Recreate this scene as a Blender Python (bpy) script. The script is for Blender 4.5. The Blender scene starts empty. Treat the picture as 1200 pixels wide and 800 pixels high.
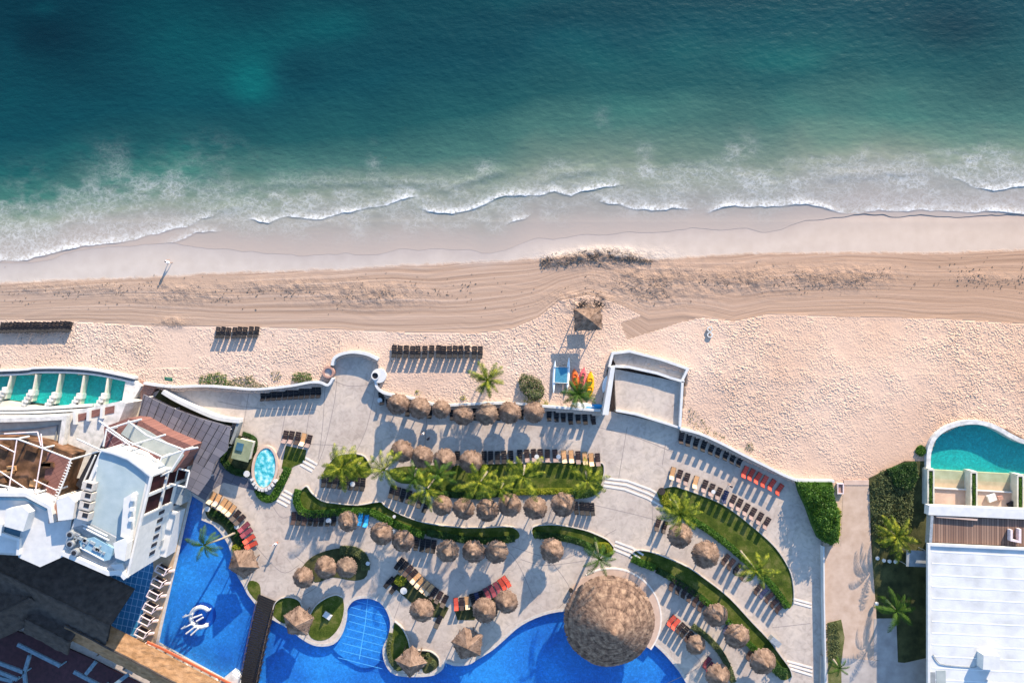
import bpy, bmesh, math, random
import numpy as np
from mathutils import Vector, Matrix, noise as mnoise
random.seed(7); rng = np.random.default_rng(7)
sc = bpy.context.scene
C = sc.collection
R = math.radians
H = 117.0; S = 0.125
SUN_EL = 20.5; SUN_AZ = 25.0     # azimuth clockwise from +Y (towards the sea)

def P(px, py, z=0.0):
    k = (H - z) / H
    return ((px - 600) * S * k, (400 - py) * S * k)
def PV(px, py, z=0.0):
    x, y = P(px, py, z); return Vector((x, y, z))

# ------------------------------------------------------------------ materials
def nm(name):
    m = bpy.data.materials.new(name); m.use_nodes = True
    nt = m.node_tree; nt.nodes.clear()
    return m, nt, nt.nodes, nt.links
def N(nd, t, **kw):
    n = nd.new(t)
    for k, v in kw.items():
        if k in n.inputs.keys() if isinstance(k, str) else False: n.inputs[k].default_value = v
        else: setattr(n, k, v)
    return n
def ramp(nd, stops, interp='LINEAR'):
    r = nd.new('ShaderNodeValToRGB'); r.color_ramp.interpolation = interp
    e = r.color_ramp.elements
    while len(e) < len(stops): e.new(0.5)
    for i, (p, c) in enumerate(stops):
        e[i].position = p; e[i].color = (*c, 1) if len(c) == 3 else c
    return r
def g(v): return (v, v, v)
def noisy(name, c1, c2, scale=4.0, rough=0.85, bump=0.0, bscale=None, coords='pos', detail=4, stretch=None, c3=None, spec=0.3, trans=0.0, metallic=0.0, contrast=(0.3, 0.7), rand=0.0, streak=None):
    m, nt, nd, lk = nm(name)
    out = nd.new('ShaderNodeOutputMaterial'); b = nd.new('ShaderNodeBsdfPrincipled')
    if coords == 'pos':
        geo = nd.new('ShaderNodeNewGeometry'); co = geo.outputs['Position']
    else:
        tc = nd.new('ShaderNodeTexCoord'); co = tc.outputs['Object']
    if stretch:
        mp = nd.new('ShaderNodeMapping'); mp.inputs['Scale'].default_value = stretch[:3]
        if len(stretch) > 3: mp.inputs['Rotation'].default_value = (0, 0, stretch[3])
        lk.new(co, mp.inputs[0]); co = mp.outputs[0]
    n1 = nd.new('ShaderNodeTexNoise'); n1.inputs['Scale'].default_value = scale; n1.inputs['Detail'].default_value = detail
    lk.new(co, n1.inputs['Vector'])
    st = [(contrast[0], c1), (contrast[1], c2)]
    if c3: st = [(contrast[0], c1), (0.5, c2), (contrast[1], c3)]
    r = ramp(nd, st); lk.new(n1.outputs['Fac'], r.inputs[0]); col = r.outputs[0]
    if rand:
        oi = nd.new('ShaderNodeObjectInfo'); hs = nd.new('ShaderNodeHueSaturation')
        mr = nd.new('ShaderNodeMapRange'); mr.inputs[3].default_value = 1 - rand; mr.inputs[4].default_value = 1 + rand
        lk.new(oi.outputs['Random'], mr.inputs[0]); lk.new(mr.outputs[0], hs.inputs['Value']); lk.new(col, hs.inputs['Color']); col = hs.outputs[0]
    lk.new(col, b.inputs['Base Color'])
    b.inputs['Roughness'].default_value = rough; b.inputs['Specular IOR Level'].default_value = spec
    b.inputs['Metallic'].default_value = metallic
    if bump:
        n2 = nd.new('ShaderNodeTexNoise'); n2.inputs['Scale'].default_value = bscale or scale * 2; n2.inputs['Detail'].default_value = 3
        lk.new(co, n2.inputs['Vector'])
        bp = nd.new('ShaderNodeBump'); bp.inputs['Distance'].default_value = bump; bp.inputs['Strength'].default_value = 1
        lk.new(n2.outputs['Fac'], bp.inputs['Height']); lk.new(bp.outputs[0], b.inputs['Normal'])
    sh = b.outputs[0]
    if trans:
        t = nd.new('ShaderNodeBsdfTranslucent'); lk.new(col, t.inputs[0]); mx = nd.new('ShaderNodeMixShader'); mx.inputs[0].default_value = trans
        lk.new(sh, mx.inputs[1]); lk.new(t.outputs[0], mx.inputs[2]); sh = mx.outputs[0]
    lk.new(sh, out.inputs[0])
    return m
M = {}
M['white'] = noisy('white_paint', (.48, .49, .49), (.58, .58, .57), 1.2, .7, .004, 8, detail=8)
M['white2'] = noisy('weathered_white_wall', (.42, .42, .40), (.58, .57, .55), 1.5, .75, .01, 6, detail=8, contrast=(.35, .6))
M['roofgrey'] = noisy('pale_roof_membrane', (.27, .35, .38), (.33, .41, .44), .7, .8, .01, 5, detail=8)
M['cream'] = noisy('cream_render', (.45, .43, .36), (.58, .56, .48), 1.0, .8, .005, 6, detail=6)
M['greywall'] = noisy('grey_render', (.17, .19, .20), (.25, .27, .28), 1.2, .8, detail=6)
M['deckwood'] = noisy('brown_decking', (.13, .055, .035), (.22, .10, .07), 3, .7, .01, 12, stretch=(6, .6, 1, R(20)))
M['amber'] = noisy('amber_wood_floor', (.025, .012, .008), (.09, .045, .02), .8, .7, .01, 8, detail=6, c3=(.19, .10, .06))
M['darktile'] = noisy('dark_slatted_roof', (.085, .085, .105), (.15, .145, .165), 1.5, .7, .02, 9, detail=6)
M['redglass'] = noisy('dark_red_tinted_glass', (.018, .008, .01), (.045, .016, .018), .6, .6, spec=.05)
M['black'] = noisy('black_paint', (.012, .012, .014), (.025, .025, .03), 3, .5)
M['bridgewood'] = noisy('black_stained_wood', (.008, .008, .009), (.02, .018, .018), 4, .7, .01, 14)
M['darkwood'] = noisy('dark_wood', (.018, .015, .014), (.045, .036, .032), 4, .75, .01, 14)
M['pole'] = noisy('weathered_pole_wood', (.07, .045, .03), (.14, .09, .06), 8, .8)
M['steel'] = noisy('galvanised_steel', (.28, .30, .31), (.42, .44, .45), 4, .45, metallic=.4)
M['glassblue'] = noisy('tinted_glass', (.03, .09, .14), (.06, .14, .19), 1, .1, spec=.7)
M['paleglass'] = noisy('pale_glass_panel', (.26, .30, .29), (.34, .37, .36), .8, .5, spec=.2)
M['brown'] = noisy('brown_sling', (.018, .011, .011), (.038, .022, .021), 9, .55, coords='obj', rand=.25)
M['brownb'] = noisy('sunlit_brown_sling', (.16, .115, .11), (.24, .175, .165), 9, .6, coords='obj', rand=.2)  # brown sling's raised back, sunlight painted into a paler colour
M['blackf'] = noisy('black_sling', (.004, .004, .006), (.010, .009, .012), 9, .6, coords='obj', rand=.25)
M['tan'] = noisy('tan_towel', (.42, .22, .09), (.55, .32, .16), 9, .9, coords='obj', rand=.2)
M['tanb'] = noisy('sunlit_tan_towel', (.60, .42, .26), (.70, .52, .36), 9, .9, coords='obj', rand=.15)  # tan towel on the back, sunlight put into the paler tan; float too
M['red'] = noisy('red_towel', (.38, .045, .03), (.52, .08, .05), 9, .85, coords='obj', rand=.25)
M['wine'] = noisy('wine_towel', (.12, .025, .04), (.22, .05, .07), 9, .85, coords='obj', rand=.3)
M['bluec'] = noisy('bright_blue_cover', (.01, .20, .48), (.03, .32, .62), 9, .7, coords='obj')
M['navy'] = noisy('navy_towel', (.015, .02, .05), (.03, .04, .10), 9, .8, coords='obj')
M['orange'] = noisy('orange_red_paint', (.45, .10, .045), (.55, .16, .08), 6, .6)
M['yellow'] = noisy('yellow_plastic', (.80, .36, .01), (.85, .44, .02), 4, .35, coords='obj')
M['pink'] = noisy('pink_plastic', (.75, .12, .14), (.80, .20, .18), 4, .35, coords='obj')
M['redpl'] = noisy('red_plastic', (.70, .10, .03), (.78, .20, .04), 4, .35, coords='obj')
M['hull'] = noisy('white_gelcoat', (.62, .70, .74), (.80, .84, .85), 4, .25, coords='obj')
M['tramp'] = noisy('blue_mesh', (.03, .16, .26), (.08, .30, .42), 8, .7, coords='obj')
M['skin'] = noisy('skin', (.30, .16, .10), (.36, .20, .13), 9, .6, coords='obj')
M['hair'] = noisy('dark_hair', (.015, .01, .008), (.03, .02, .015), 20, .6, coords='obj')
M['shirt'] = noisy('white_cloth', (.72, .72, .72), (.8, .8, .8), 20, .9, coords='obj')
M['shortsd'] = noisy('dark_cloth', (.03, .03, .045), (.05, .05, .07), 20, .9, coords='obj')
M['redcl'] = noisy('red_cloth', (.5, .08, .05), (.6, .12, .07), 20, .9, coords='obj')
M['green_sign'] = noisy('green_enamel', (.0, .20, .08), (.01, .27, .11), 9, .5)
M['greenroof'] = noisy('olive_felt_roof', (.17, .20, .12), (.24, .27, .17), 1.5, .9, .01, 8)
M['brick'] = noisy('terracotta', (.30, .16, .12), (.42, .26, .21), 5, .85, .01, 14)
M['leafdark'] = noisy('hedge_leaves', (.012, .035, .006), (.035, .085, .012), 1.4, .6, trans=.25, detail=5)
M['leafbright'] = noisy('bright_hedge_leaves', (.022, .07, .006), (.07, .16, .012), 1.8, .6, trans=.3, detail=5)
M['leafyel'] = noisy('yellow_green_leaves', (.10, .15, .01), (.30, .30, .02), 1.4, .6, trans=.3, detail=5)
M['leafolive'] = noisy('olive_shrub_leaves', (.05, .07, .025), (.12, .14, .05), 1.0, .7, trans=.2, detail=6)
M['palm'] = noisy('palm_fronds', (.022, .05, .004), (.10, .14, .01), 1.6, .6, trans=.25, detail=4, c3=(.29, .30, .03), spec=.12, contrast=(.35, .62))
M['palmdark'] = noisy('deep_green_fronds', (.018, .05, .008), (.07, .14, .015), 1.4, .6, trans=.25, detail=4, spec=.12)
M['trunk'] = noisy('palm_bark', (.20, .17, .13), (.34, .30, .24), 6, .9, .02, 14, stretch=(1, 1, 5))
M['core'] = noisy('twigs', (.012, .02, .006), (.03, .045, .01), 3, .9)
M['tub'] = noisy('bubbling_water', (.02, .30, .36), (.12, .50, .55), 1.6, .15, .08, 6, detail=8, contrast=(.35, .72), c3=(.60, .80, .82))
M['kerb'] = noisy('pale_concrete_kerb', (.38, .35, .31), (.52, .48, .44), 2.5, .85, detail=6)
M['path'] = noisy('sandy_concrete', (.40, .29, .215), (.50, .38, .295), .9, .9, .01, 9, detail=8)
M['soil'] = noisy('dark_garden_soil', (.022, .028, .009), (.085, .085, .03), .8, .95, .05, 5, detail=8)
M['cloth_pink'] = noisy('pinkish_white_frame', (.55, .45, .46), (.70, .60, .60), 3, .7)
M['maroon'] = noisy('maroon_floor', (.035, .012, .018), (.07, .022, .03), 2, .7)
M['pipe'] = noisy('roof_pipes', (.20, .24, .26), (.33, .36, .38), 5, .6)

def grass_mat(name, c1, c2, c3):
    m, nt, nd, lk = nm(name)
    out = nd.new('ShaderNodeOutputMaterial'); b = nd.new('ShaderNodeBsdfPrincipled'); geo = nd.new('ShaderNodeNewGeometry')
    a = nd.new('ShaderNodeTexNoise'); a.inputs['Scale'].default_value = .6; a.inputs['Detail'].default_value = 10; a.inputs['Roughness'].default_value = .65
    f = nd.new('ShaderNodeTexNoise'); f.inputs['Scale'].default_value = 9; f.inputs['Detail'].default_value = 3
    lk.new(geo.outputs['Position'], a.inputs[0]); lk.new(geo.outputs['Position'], f.inputs[0])
    mt = nd.new('ShaderNodeMath'); mt.operation = 'MULTIPLY_ADD'; mt.inputs[1].default_value = .35; lk.new(f.outputs[0], mt.inputs[0]); lk.new(a.outputs[0], mt.inputs[2])
    r = ramp(nd, [(.5, c1), (.66, c2), (.82, c3)]); lk.new(mt.outputs[0], r.inputs[0]); lk.new(r.outputs[0], b.inputs['Base Color'])
    bp = nd.new('ShaderNodeBump'); bp.inputs['Distance'].default_value = .05; lk.new(f.outputs[0], bp.inputs['Height']); lk.new(bp.outputs[0], b.inputs['Normal'])
    b.inputs['Roughness'].default_value = .9; b.inputs['Specular IOR Level'].default_value = .15
    lk.new(b.outputs[0], out.inputs[0]); return m
M['lawn'] = grass_mat('mown_grass', (.026, .046, .006), (.055, .080, .009), (.125, .125, .035))
M['lawnolive'] = grass_mat('dry_grass', (.05, .06, .02), (.10, .11, .035), (.17, .16, .07))

def thatch_mat(name, c1, c2, c3):
    m, nt, nd, lk = nm(name)
    out = nd.new('ShaderNodeOutputMaterial'); b = nd.new('ShaderNodeBsdfPrincipled'); tc = nd.new('ShaderNodeTexCoord')
    sep = nd.new('ShaderNodeSeparateXYZ'); lk.new(tc.outputs['Object'], sep.inputs[0])
    at = nd.new('ShaderNodeMath'); at.operation = 'ARCTAN2'; lk.new(sep.outputs[1], at.inputs[0]); lk.new(sep.outputs[0], at.inputs[1])
    cb = nd.new('ShaderNodeCombineXYZ')
    s1 = nd.new('ShaderNodeMath'); s1.operation = 'MULTIPLY'; s1.inputs[1].default_value = 9; lk.new(at.outputs[0], s1.inputs[0])
    lk.new(s1.outputs[0], cb.inputs[0]); lk.new(sep.outputs[2], cb.inputs[1])
    n1 = nd.new('ShaderNodeTexNoise'); n1.inputs['Scale'].default_value = 1.6; n1.inputs['Detail'].default_value = 6; n1.inputs['Roughness'].default_value = .7
    lk.new(cb.outputs[0], n1.inputs['Vector'])
    n2 = nd.new('ShaderNodeTexNoise'); n2.inputs['Scale'].default_value = 1.3; n2.inputs['Detail'].default_value = 5
    oi = nd.new('ShaderNodeObjectInfo'); va = nd.new('ShaderNodeVectorMath'); va.operation = 'ADD'
    lk.new(tc.outputs['Object'], va.inputs[0]); lk.new(oi.outputs['Location'], va.inputs[1]); lk.new(va.outputs[0], n2.inputs['Vector'])
    mx = nd.new('ShaderNodeMath'); mx.operation = 'MULTIPLY_ADD'; mx.inputs[1].default_value = .55; lk.new(n2.outputs[0], mx.inputs[0])
    h = nd.new('ShaderNodeMath'); h.operation = 'MULTIPLY'; h.inputs[1].default_value = .55; lk.new(n1.outputs[0], h.inputs[0]); lk.new(h.outputs[0], mx.inputs[2])
    r = ramp(nd, [(.40, c1), (.54, c2), (.70, c3)]); lk.new(mx.outputs[0], r.inputs[0])
    lk.new(r.outputs[0], b.inputs['Base Color'])
    bp = nd.new('ShaderNodeBump'); bp.inputs['Distance'].default_value = .045; lk.new(n1.outputs[0], bp.inputs['Height']); lk.new(bp.outputs[0], b.inputs['Normal'])
    b.inputs['Roughness'].default_value = .95; b.inputs['Specular IOR Level'].default_value = .1
    lk.new(b.outputs[0], out.inputs[0]); return m
M['thatch'] = thatch_mat('palm_thatch', (.06, .04, .032), (.17, .115, .085), (.29, .205, .155))
M['thatchgrey'] = thatch_mat('grey_aged_thatch', (.07, .05, .04), (.16, .115, .09), (.26, .19, .14))
M['thatchbig'] = thatch_mat('brown_layered_thatch', (.05, .034, .027), (.16, .105, .078), (.31, .22, .155))
M['thatchdark'] = noisy('dark_thatch_with_shade', (.035, .028, .025), (.075, .06, .052), 1.2, .95, .08, 7, detail=8)  # shade on these roofs put into the thatch colour; also dark ridge caps
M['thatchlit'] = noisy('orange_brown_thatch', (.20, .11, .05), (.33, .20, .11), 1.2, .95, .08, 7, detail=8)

def deck_mat():
    m, nt, nd, lk = nm('stamped_concrete')
    out = nd.new('ShaderNodeOutputMaterial'); b = nd.new('ShaderNodeBsdfPrincipled'); geo = nd.new('ShaderNodeNewGeometry'); co = geo.outputs['Position']
    a = nd.new('ShaderNodeTexNoise'); a.inputs['Scale'].default_value = .13; a.inputs['Detail'].default_value = 9; a.inputs['Roughness'].default_value = .62; lk.new(co, a.inputs[0])
    r = ramp(nd, [(.32, (.38, .315, .27)), (.5, (.46, .395, .34)), (.68, (.54, .455, .37))]); lk.new(a.outputs[0], r.inputs[0])
    f = nd.new('ShaderNodeTexNoise'); f.inputs['Scale'].default_value = 1.1; f.inputs['Detail'].default_value = 8; f.inputs['Distortion'].default_value = 1.2; lk.new(co, f.inputs[0])
    r2 = ramp(nd, [(.28, g(.78)), (.5, g(.97)), (.66, g(1.06))]); lk.new(f.outputs[0], r2.inputs[0])
    mm = nd.new('ShaderNodeMix'); mm.data_type = 'RGBA'; mm.blend_type = 'MULTIPLY'; mm.inputs[0].default_value = 1
    lk.new(r.outputs[0], mm.inputs[6]); lk.new(r2.outputs[0], mm.inputs[7])
    v = nd.new('ShaderNodeTexVoronoi'); v.feature = 'DISTANCE_TO_EDGE'; v.inputs['Scale'].default_value = .22
    vd = nd.new('ShaderNodeTexNoise'); vd.inputs['Scale'].default_value = .3; va = nd.new('ShaderNodeVectorMath'); va.operation = 'MULTIPLY_ADD'; va.inputs[1].default_value = (3, 3, 0)
    lk.new(co, vd.inputs[0]); lk.new(vd.outputs['Color'], va.inputs[0]); lk.new(co, va.inputs[2]); lk.new(va.outputs[0], v.inputs['Vector'])
    r3 = ramp(nd, [(0, g(.72)), (.006, g(.86)), (.010, g(1))]); lk.new(v.outputs[0], r3.inputs[0])
    m2 = nd.new('ShaderNodeMix'); m2.data_type = 'RGBA'; m2.blend_type = 'MULTIPLY'; m2.inputs[0].default_value = .55
    lk.new(mm.outputs[2], m2.inputs[6]); lk.new(r3.outputs[0], m2.inputs[7]); lk.new(m2.outputs[2], b.inputs['Base Color'])
    bp = nd.new('ShaderNodeBump'); bp.inputs['Distance'].default_value = .012; lk.new(f.outputs[0], bp.inputs['Height']); lk.new(bp.outputs[0], b.inputs['Normal'])
    b.inputs['Roughness'].default_value = .75; b.inputs['Specular IOR Level'].default_value = .25
    lk.new(b.outputs[0], out.inputs[0]); return m
M['deck'] = deck_mat()

def tiled(name, c1, c2, line, tw, th, ang=0, mort=.05, rough=.4):
    m, nt, nd, lk = nm(name)
    out = nd.new('ShaderNodeOutputMaterial'); b = nd.new('ShaderNodeBsdfPrincipled'); geo = nd.new('ShaderNodeNewGeometry')
    mp = nd.new('ShaderNodeMapping'); mp.inputs['Rotation'].default_value = (0, 0, ang); lk.new(geo.outputs['Position'], mp.inputs[0])
    br = nd.new('ShaderNodeTexBrick'); br.offset = 0; br.inputs['Scale'].default_value = 1; br.inputs['Color1'].default_value = (*c1, 1); br.inputs['Color2'].default_value = (*c2, 1)
    br.inputs['Mortar'].default_value = (*line, 1); br.inputs['Mortar Size'].default_value = mort; br.inputs['Brick Width'].default_value = tw; br.inputs['Row Height'].default_value = th
    lk.new(mp.outputs[0], br.inputs['Vector']); lk.new(br.outputs[0], b.inputs['Base Color']); b.inputs['Roughness'].default_value = rough
    lk.new(b.outputs[0], out.inputs[0]); return m
M['bluetile'] = tiled('blue_tiles_pale_grout', (.02, .14, .30), (.03, .18, .36), (.30, .50, .68), .75, 1.05, R(12), .035)
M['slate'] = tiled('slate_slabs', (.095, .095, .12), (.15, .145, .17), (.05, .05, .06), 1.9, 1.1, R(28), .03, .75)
M['deckplank'] = tiled('brown_planks', (.27, .17, .12), (.15, .085, .06), (.05, .03, .025), .36, 12, 0, .035, .8)
M['plankdark'] = tiled('dark_red_tiles', (.085, .03, .035), (.11, .04, .045), (.25, .16, .16), 1.3, .8, R(-30), .04, .8)
M['plankred'] = tiled('red_brown_tiles', (.15, .065, .055), (.19, .085, .07), (.10, .04, .035), 1.6, .5, R(-30), .03, .8)

def pool_floor_mat(name, c1, c2):
    m, nt, nd, lk = nm(name)
    out = nd.new('ShaderNodeOutputMaterial'); b = nd.new('ShaderNodeBsdfPrincipled'); geo = nd.new('ShaderNodeNewGeometry'); co = geo.outputs['Position']
    a = nd.new('ShaderNodeTexNoise'); a.inputs['Scale'].default_value = .12; a.inputs['Detail'].default_value = 4; lk.new(co, a.inputs[0])
    r = ramp(nd, [(.35, c1), (.65, c2)]); lk.new(a.outputs[0], r.inputs[0])
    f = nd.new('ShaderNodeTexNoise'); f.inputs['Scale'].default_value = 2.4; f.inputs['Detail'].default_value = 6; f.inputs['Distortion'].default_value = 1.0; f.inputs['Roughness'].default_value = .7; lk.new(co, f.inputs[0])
    r2 = ramp(nd, [(.35, g(.72)), (.52, g(.98)), (.68, g(1.4))]); lk.new(f.outputs[0], r2.inputs[0])  # caustic ripple light painted as bright and dark mottling into the floor colour
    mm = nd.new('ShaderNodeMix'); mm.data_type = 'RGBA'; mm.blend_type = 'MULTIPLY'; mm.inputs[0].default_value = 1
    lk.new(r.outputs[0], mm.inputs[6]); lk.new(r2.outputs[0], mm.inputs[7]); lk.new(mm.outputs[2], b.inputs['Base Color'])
    b.inputs['Roughness'].default_value = .6; lk.new(b.outputs[0], out.inputs[0]); return m
M['poolfloor'] = pool_floor_mat('blue_pool_plaster_caustics', (.008, .12, .43), (.02, .23, .60))
M['tealfloor'] = pool_floor_mat('teal_pool_plaster_caustics', (.0, .30, .29), (.004, .35, .34))
def water_mat(name, tint, bump=.03, sc_=2.5):
    m, nt, nd, lk = nm(name)
    out = nd.new('ShaderNodeOutputMaterial'); geo = nd.new('ShaderNodeNewGeometry'); co = geo.outputs['Position']
    n = nd.new('ShaderNodeTexNoise'); n.inputs['Scale'].default_value = sc_; n.inputs['Detail'].default_value = 4; n.inputs['Distortion'].default_value = .6; lk.new(co, n.inputs[0])
    bp = nd.new('ShaderNodeBump'); bp.inputs['Distance'].default_value = bump; lk.new(n.outputs[0], bp.inputs['Height'])
    t = nd.new('ShaderNodeBsdfTransparent'); t.inputs[0].default_value = (*tint, 1)
    gl = nd.new('ShaderNodeBsdfGlossy'); gl.inputs['Roughness'].default_value = .12; lk.new(bp.outputs[0], gl.inputs['Normal'])
    dt = nd.new('ShaderNodeVectorMath'); dt.operation = 'DOT_PRODUCT'; lk.new(geo.outputs['Incoming'], dt.inputs[0]); lk.new(bp.outputs[0], dt.inputs[1])
    ab = nd.new('ShaderNodeMath'); ab.operation = 'ABSOLUTE'; lk.new(dt.outputs['Value'], ab.inputs[0])
    om = nd.new('ShaderNodeMath'); om.operation = 'SUBTRACT'; om.inputs[0].default_value = 1; lk.new(ab.outputs[0], om.inputs[1])
    pw = nd.new('ShaderNodeMath'); pw.operation = 'POWER'; pw.inputs[1].default_value = 5; lk.new(om.outputs[0], pw.inputs[0])
    fr = nd.new('ShaderNodeMath'); fr.operation = 'MULTIPLY_ADD'; fr.inputs[1].default_value = .9; fr.inputs[2].default_value = .02; fr.use_clamp = True; lk.new(pw.outputs[0], fr.inputs[0])
    mx = nd.new('ShaderNodeMixShader'); lk.new(fr.outputs[0], mx.inputs[0]); lk.new(t.outputs[0], mx.inputs[1]); lk.new(gl.outputs[0], mx.inputs[2])
    lk.new(mx.outputs[0], out.inputs[0]); return m
M['poolwater'] = water_mat('clear_blue_water', (.86, .96, 1.0))
M['tealwater'] = water_mat('clear_teal_water', (.85, 1.0, .98))

# ------------------------------------------------------------------ mesh helpers
def new_mesh_obj(name, verts, faces, mat, smooth=False):
    me = bpy.data.meshes.new(name)
    if isinstance(verts, np.ndarray):
        nv, nf, k = len(verts), len(faces), faces.shape[1]
        me.vertices.add(nv); me.vertices.foreach_set('co', verts.astype(np.float32).ravel())
        me.loops.add(nf * k); me.loops.foreach_set('vertex_index', faces.astype(np.int32).ravel())
        me.polygons.add(nf); me.polygons.foreach_set('loop_start', np.arange(0, nf * k, k, dtype=np.int32))
        me.update(calc_edges=True)
    else:
        me.from_pydata(verts, [], faces); me.update()
    me.materials.append(mat)
    if smooth: me.polygons.foreach_set('use_smooth', [True] * len(me.polygons))
    o = bpy.data.objects.new(name, me); C.objects.link(o); return o
class MB:
    def __init__(s): s.v = []; s.f = []
    def prism(s, pts, z0, z1, bottom=True):
        n = len(pts); a = sum(pts[i][0] * pts[(i + 1) % n][1] - pts[(i + 1) % n][0] * pts[i][1] for i in range(n))
        if a < 0: pts = pts[::-1]
        k = len(s.v)
        zs0 = z0 if isinstance(z0, (list, tuple)) else [z0] * n
        s.v += [(p[0], p[1], zs0[i]) for i, p in enumerate(pts)] + [(p[0], p[1], z1) for p in pts]
        for i in range(n):
            j = (i + 1) % n; s.f.append((k + i, k + j, k + n + j, k + n + i))
        s.f.append(tuple(k + n + i for i in range(n)))
        if bottom: s.f.append(tuple(k + n - 1 - i for i in range(n)))
        return s
    def box(s, c, size, rz=0, M4=None):
        k = len(s.v); hx, hy, hz = [q / 2 for q in size]
        mt = Matrix.Translation(c) @ (M4 if M4 is not None else Matrix.Rotation(rz, 4, 'Z'))
        for sx, sy, sz in ((-1,-1,-1),(1,-1,-1),(1,1,-1),(-1,1,-1),(-1,-1,1),(1,-1,1),(1,1,1),(-1,1,1)):
            s.v.append(tuple(mt @ Vector((sx * hx, sy * hy, sz * hz))))
        for f in ((0,3,2,1),(4,5,6,7),(0,1,5,4),(1,2,6,5),(2,3,7,6),(3,0,4,7)): s.f.append(tuple(k + i for i in f))
        return s
    def tube(s, pts, rad, n=8, cap=True):
        pts = [Vector(p) for p in pts]; rr = rad if isinstance(rad, (list, tuple)) else [rad] * len(pts); k0 = len(s.v)
        for i, p in enumerate(pts):
            d = (pts[min(i + 1, len(pts) - 1)] - pts[max(i - 1, 0)]).normalized()
            up = Vector((0, 0, 1)) if abs(d.z) < .9 else Vector((1, 0, 0))
            a = d.cross(up).normalized(); b = d.cross(a)
            for j in range(n):
                t = 2 * math.pi * j / n; s.v.append(tuple(p + rr[i] * (a * math.cos(t) + b * math.sin(t))))
        for i in range(len(pts) - 1):
            for j in range(n):
                q = (j + 1) % n; s.f.append((k0 + i * n + j, k0 + i * n + q, k0 + (i + 1) * n + q, k0 + (i + 1) * n + j))
        if cap: s.f.append(tuple(k0 + j for j in range(n))); s.f.append(tuple(k0 + (len(pts) - 1) * n + n - 1 - j for j in range(n)))
        return s
    def quad(s, a, b, c, d):
        k = len(s.v); s.v += [tuple(a), tuple(b), tuple(c), tuple(d)]; s.f.append((k, k + 1, k + 2, k + 3)); return s
    def poly(s, pts):
        k = len(s.v); s.v += [tuple(p) for p in pts]; s.f.append(tuple(range(k, k + len(pts)))); return s
    def ribbon(s, pts, w, z0, z1, closed=False):
        n = len(pts); L = []; Rr = []
        for i in range(n):
            a = Vector(pts[(i - 1) % n] if closed or i > 0 else pts[i]); b = Vector(pts[i]); c = Vector(pts[(i + 1) % n] if closed or i < n - 1 else pts[i])
            d1 = (b - a).normalized() if (b - a).length > 1e-6 else (c - b).normalized(); d2 = (c - b).normalized() if (c - b).length > 1e-6 else d1
            t = (d1 + d2); t = t.normalized() if t.length > 1e-4 else d1
            nrm = Vector((-t.y, t.x)); sc_ = min(1.0 / max(nrm.dot(Vector((-d1.y, d1.x))), .5), 1.6)
            L.append(b + nrm * w / 2 * sc_); Rr.append(b - nrm * w / 2 * sc_)
        k = len(s.v)
        for i in range(n):
            for q, z in ((L[i], z0), (Rr[i], z0), (Rr[i], z1), (L[i], z1)): s.v.append((q.x, q.y, z))
        m = n if closed else n - 1
        for i in range(m):
            a = k + 4 * i; b = k + 4 * ((i + 1) % n)
            for j in range(4):
                jj = (j + 1) % 4; s.f.append((a + j, b + j, b + jj, a + jj))
        if not closed: s.f.append((k, k + 1, k + 2, k + 3)); e = k + 4 * (n - 1); s.f.append((e + 3, e + 2, e + 1, e))
        return s
    def build(s, name, mat, parent=None, smooth=False, off=None):
        if off is None and parent is not None and parent.get('_abs'): off = parent.location
        v = s.v if off is None else [(p[0] - off[0], p[1] - off[1], p[2] - off[2]) for p in s.v]
        o = new_mesh_obj(name, v, s.f, mat, smooth)
        bm = bmesh.new(); bm.from_mesh(o.data); bmesh.ops.recalc_face_normals(bm, faces=bm.faces); bm.faces.ensure_lookup_table(); zz = [v.co.z for v in bm.verts]
        if max(zz) - min(zz) < .01 and bm.faces[0].normal.z < 0: bmesh.ops.reverse_faces(bm, faces=bm.faces)
        bm.to_mesh(o.data); bm.free()
        if parent: o.parent = parent
        return o
def tag(o, label=None, cat=None, group=None, kind=None):
    if label: o['label'] = label
    if cat: o['category'] = cat
    if group: o['group'] = group
    if kind: o['kind'] = kind
    return o
ABS = []
def thing(name, label, cat, loc=(0, 0, 0), rz=0, group=None, absolute=False):
    o = bpy.data.objects.new(name, None); C.objects.link(o); o.location = loc; o.rotation_euler = (0, 0, rz)
    tag(o, label, cat, group)
    if absolute: o['_abs'] = 1; ABS.append(o)
    return o
def copy_tree(o, parent=None):
    c = o.copy(); C.objects.link(c)
    if parent: c.parent = parent
    for ch in list(CH.get(o.name, o.children)): copy_tree(ch, c)
    return c
CH = {}
def struct(o): o['kind'] = 'structure'; return o
def smooth_poly(pts, closed=True, sub=4):
    n = len(pts); out = []
    rngi = range(n if closed else n - 1)
    for i in rngi:
        p0, p1, p2, p3 = [np.array(pts[(i + k) % n] if closed else pts[min(max(i + k, 0), n - 1)], float) for k in (-1, 0, 1, 2)]
        for j in range(sub):
            t = j / sub
            out.append(tuple(.5 * ((2 * p1) + (-p0 + p2) * t + (2 * p0 - 5 * p1 + 4 * p2 - p3) * t * t + (-p0 + 3 * p1 - 3 * p2 + p3) * t ** 3)))
    if not closed: out.append(tuple(pts[-1]))
    return out
def W(pts, z=0.0): return [P(a, b, z) for a, b in pts]
ORD = ['first', 'second', 'third', 'fourth', 'fifth', 'sixth', 'seventh', 'eighth', 'ninth', 'tenth', 'eleventh', 'twelfth', 'thirteenth', 'fourteenth', 'fifteenth', 'sixteenth', 'seventeenth', 'eighteenth', 'nineteenth', 'twentieth']

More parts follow.
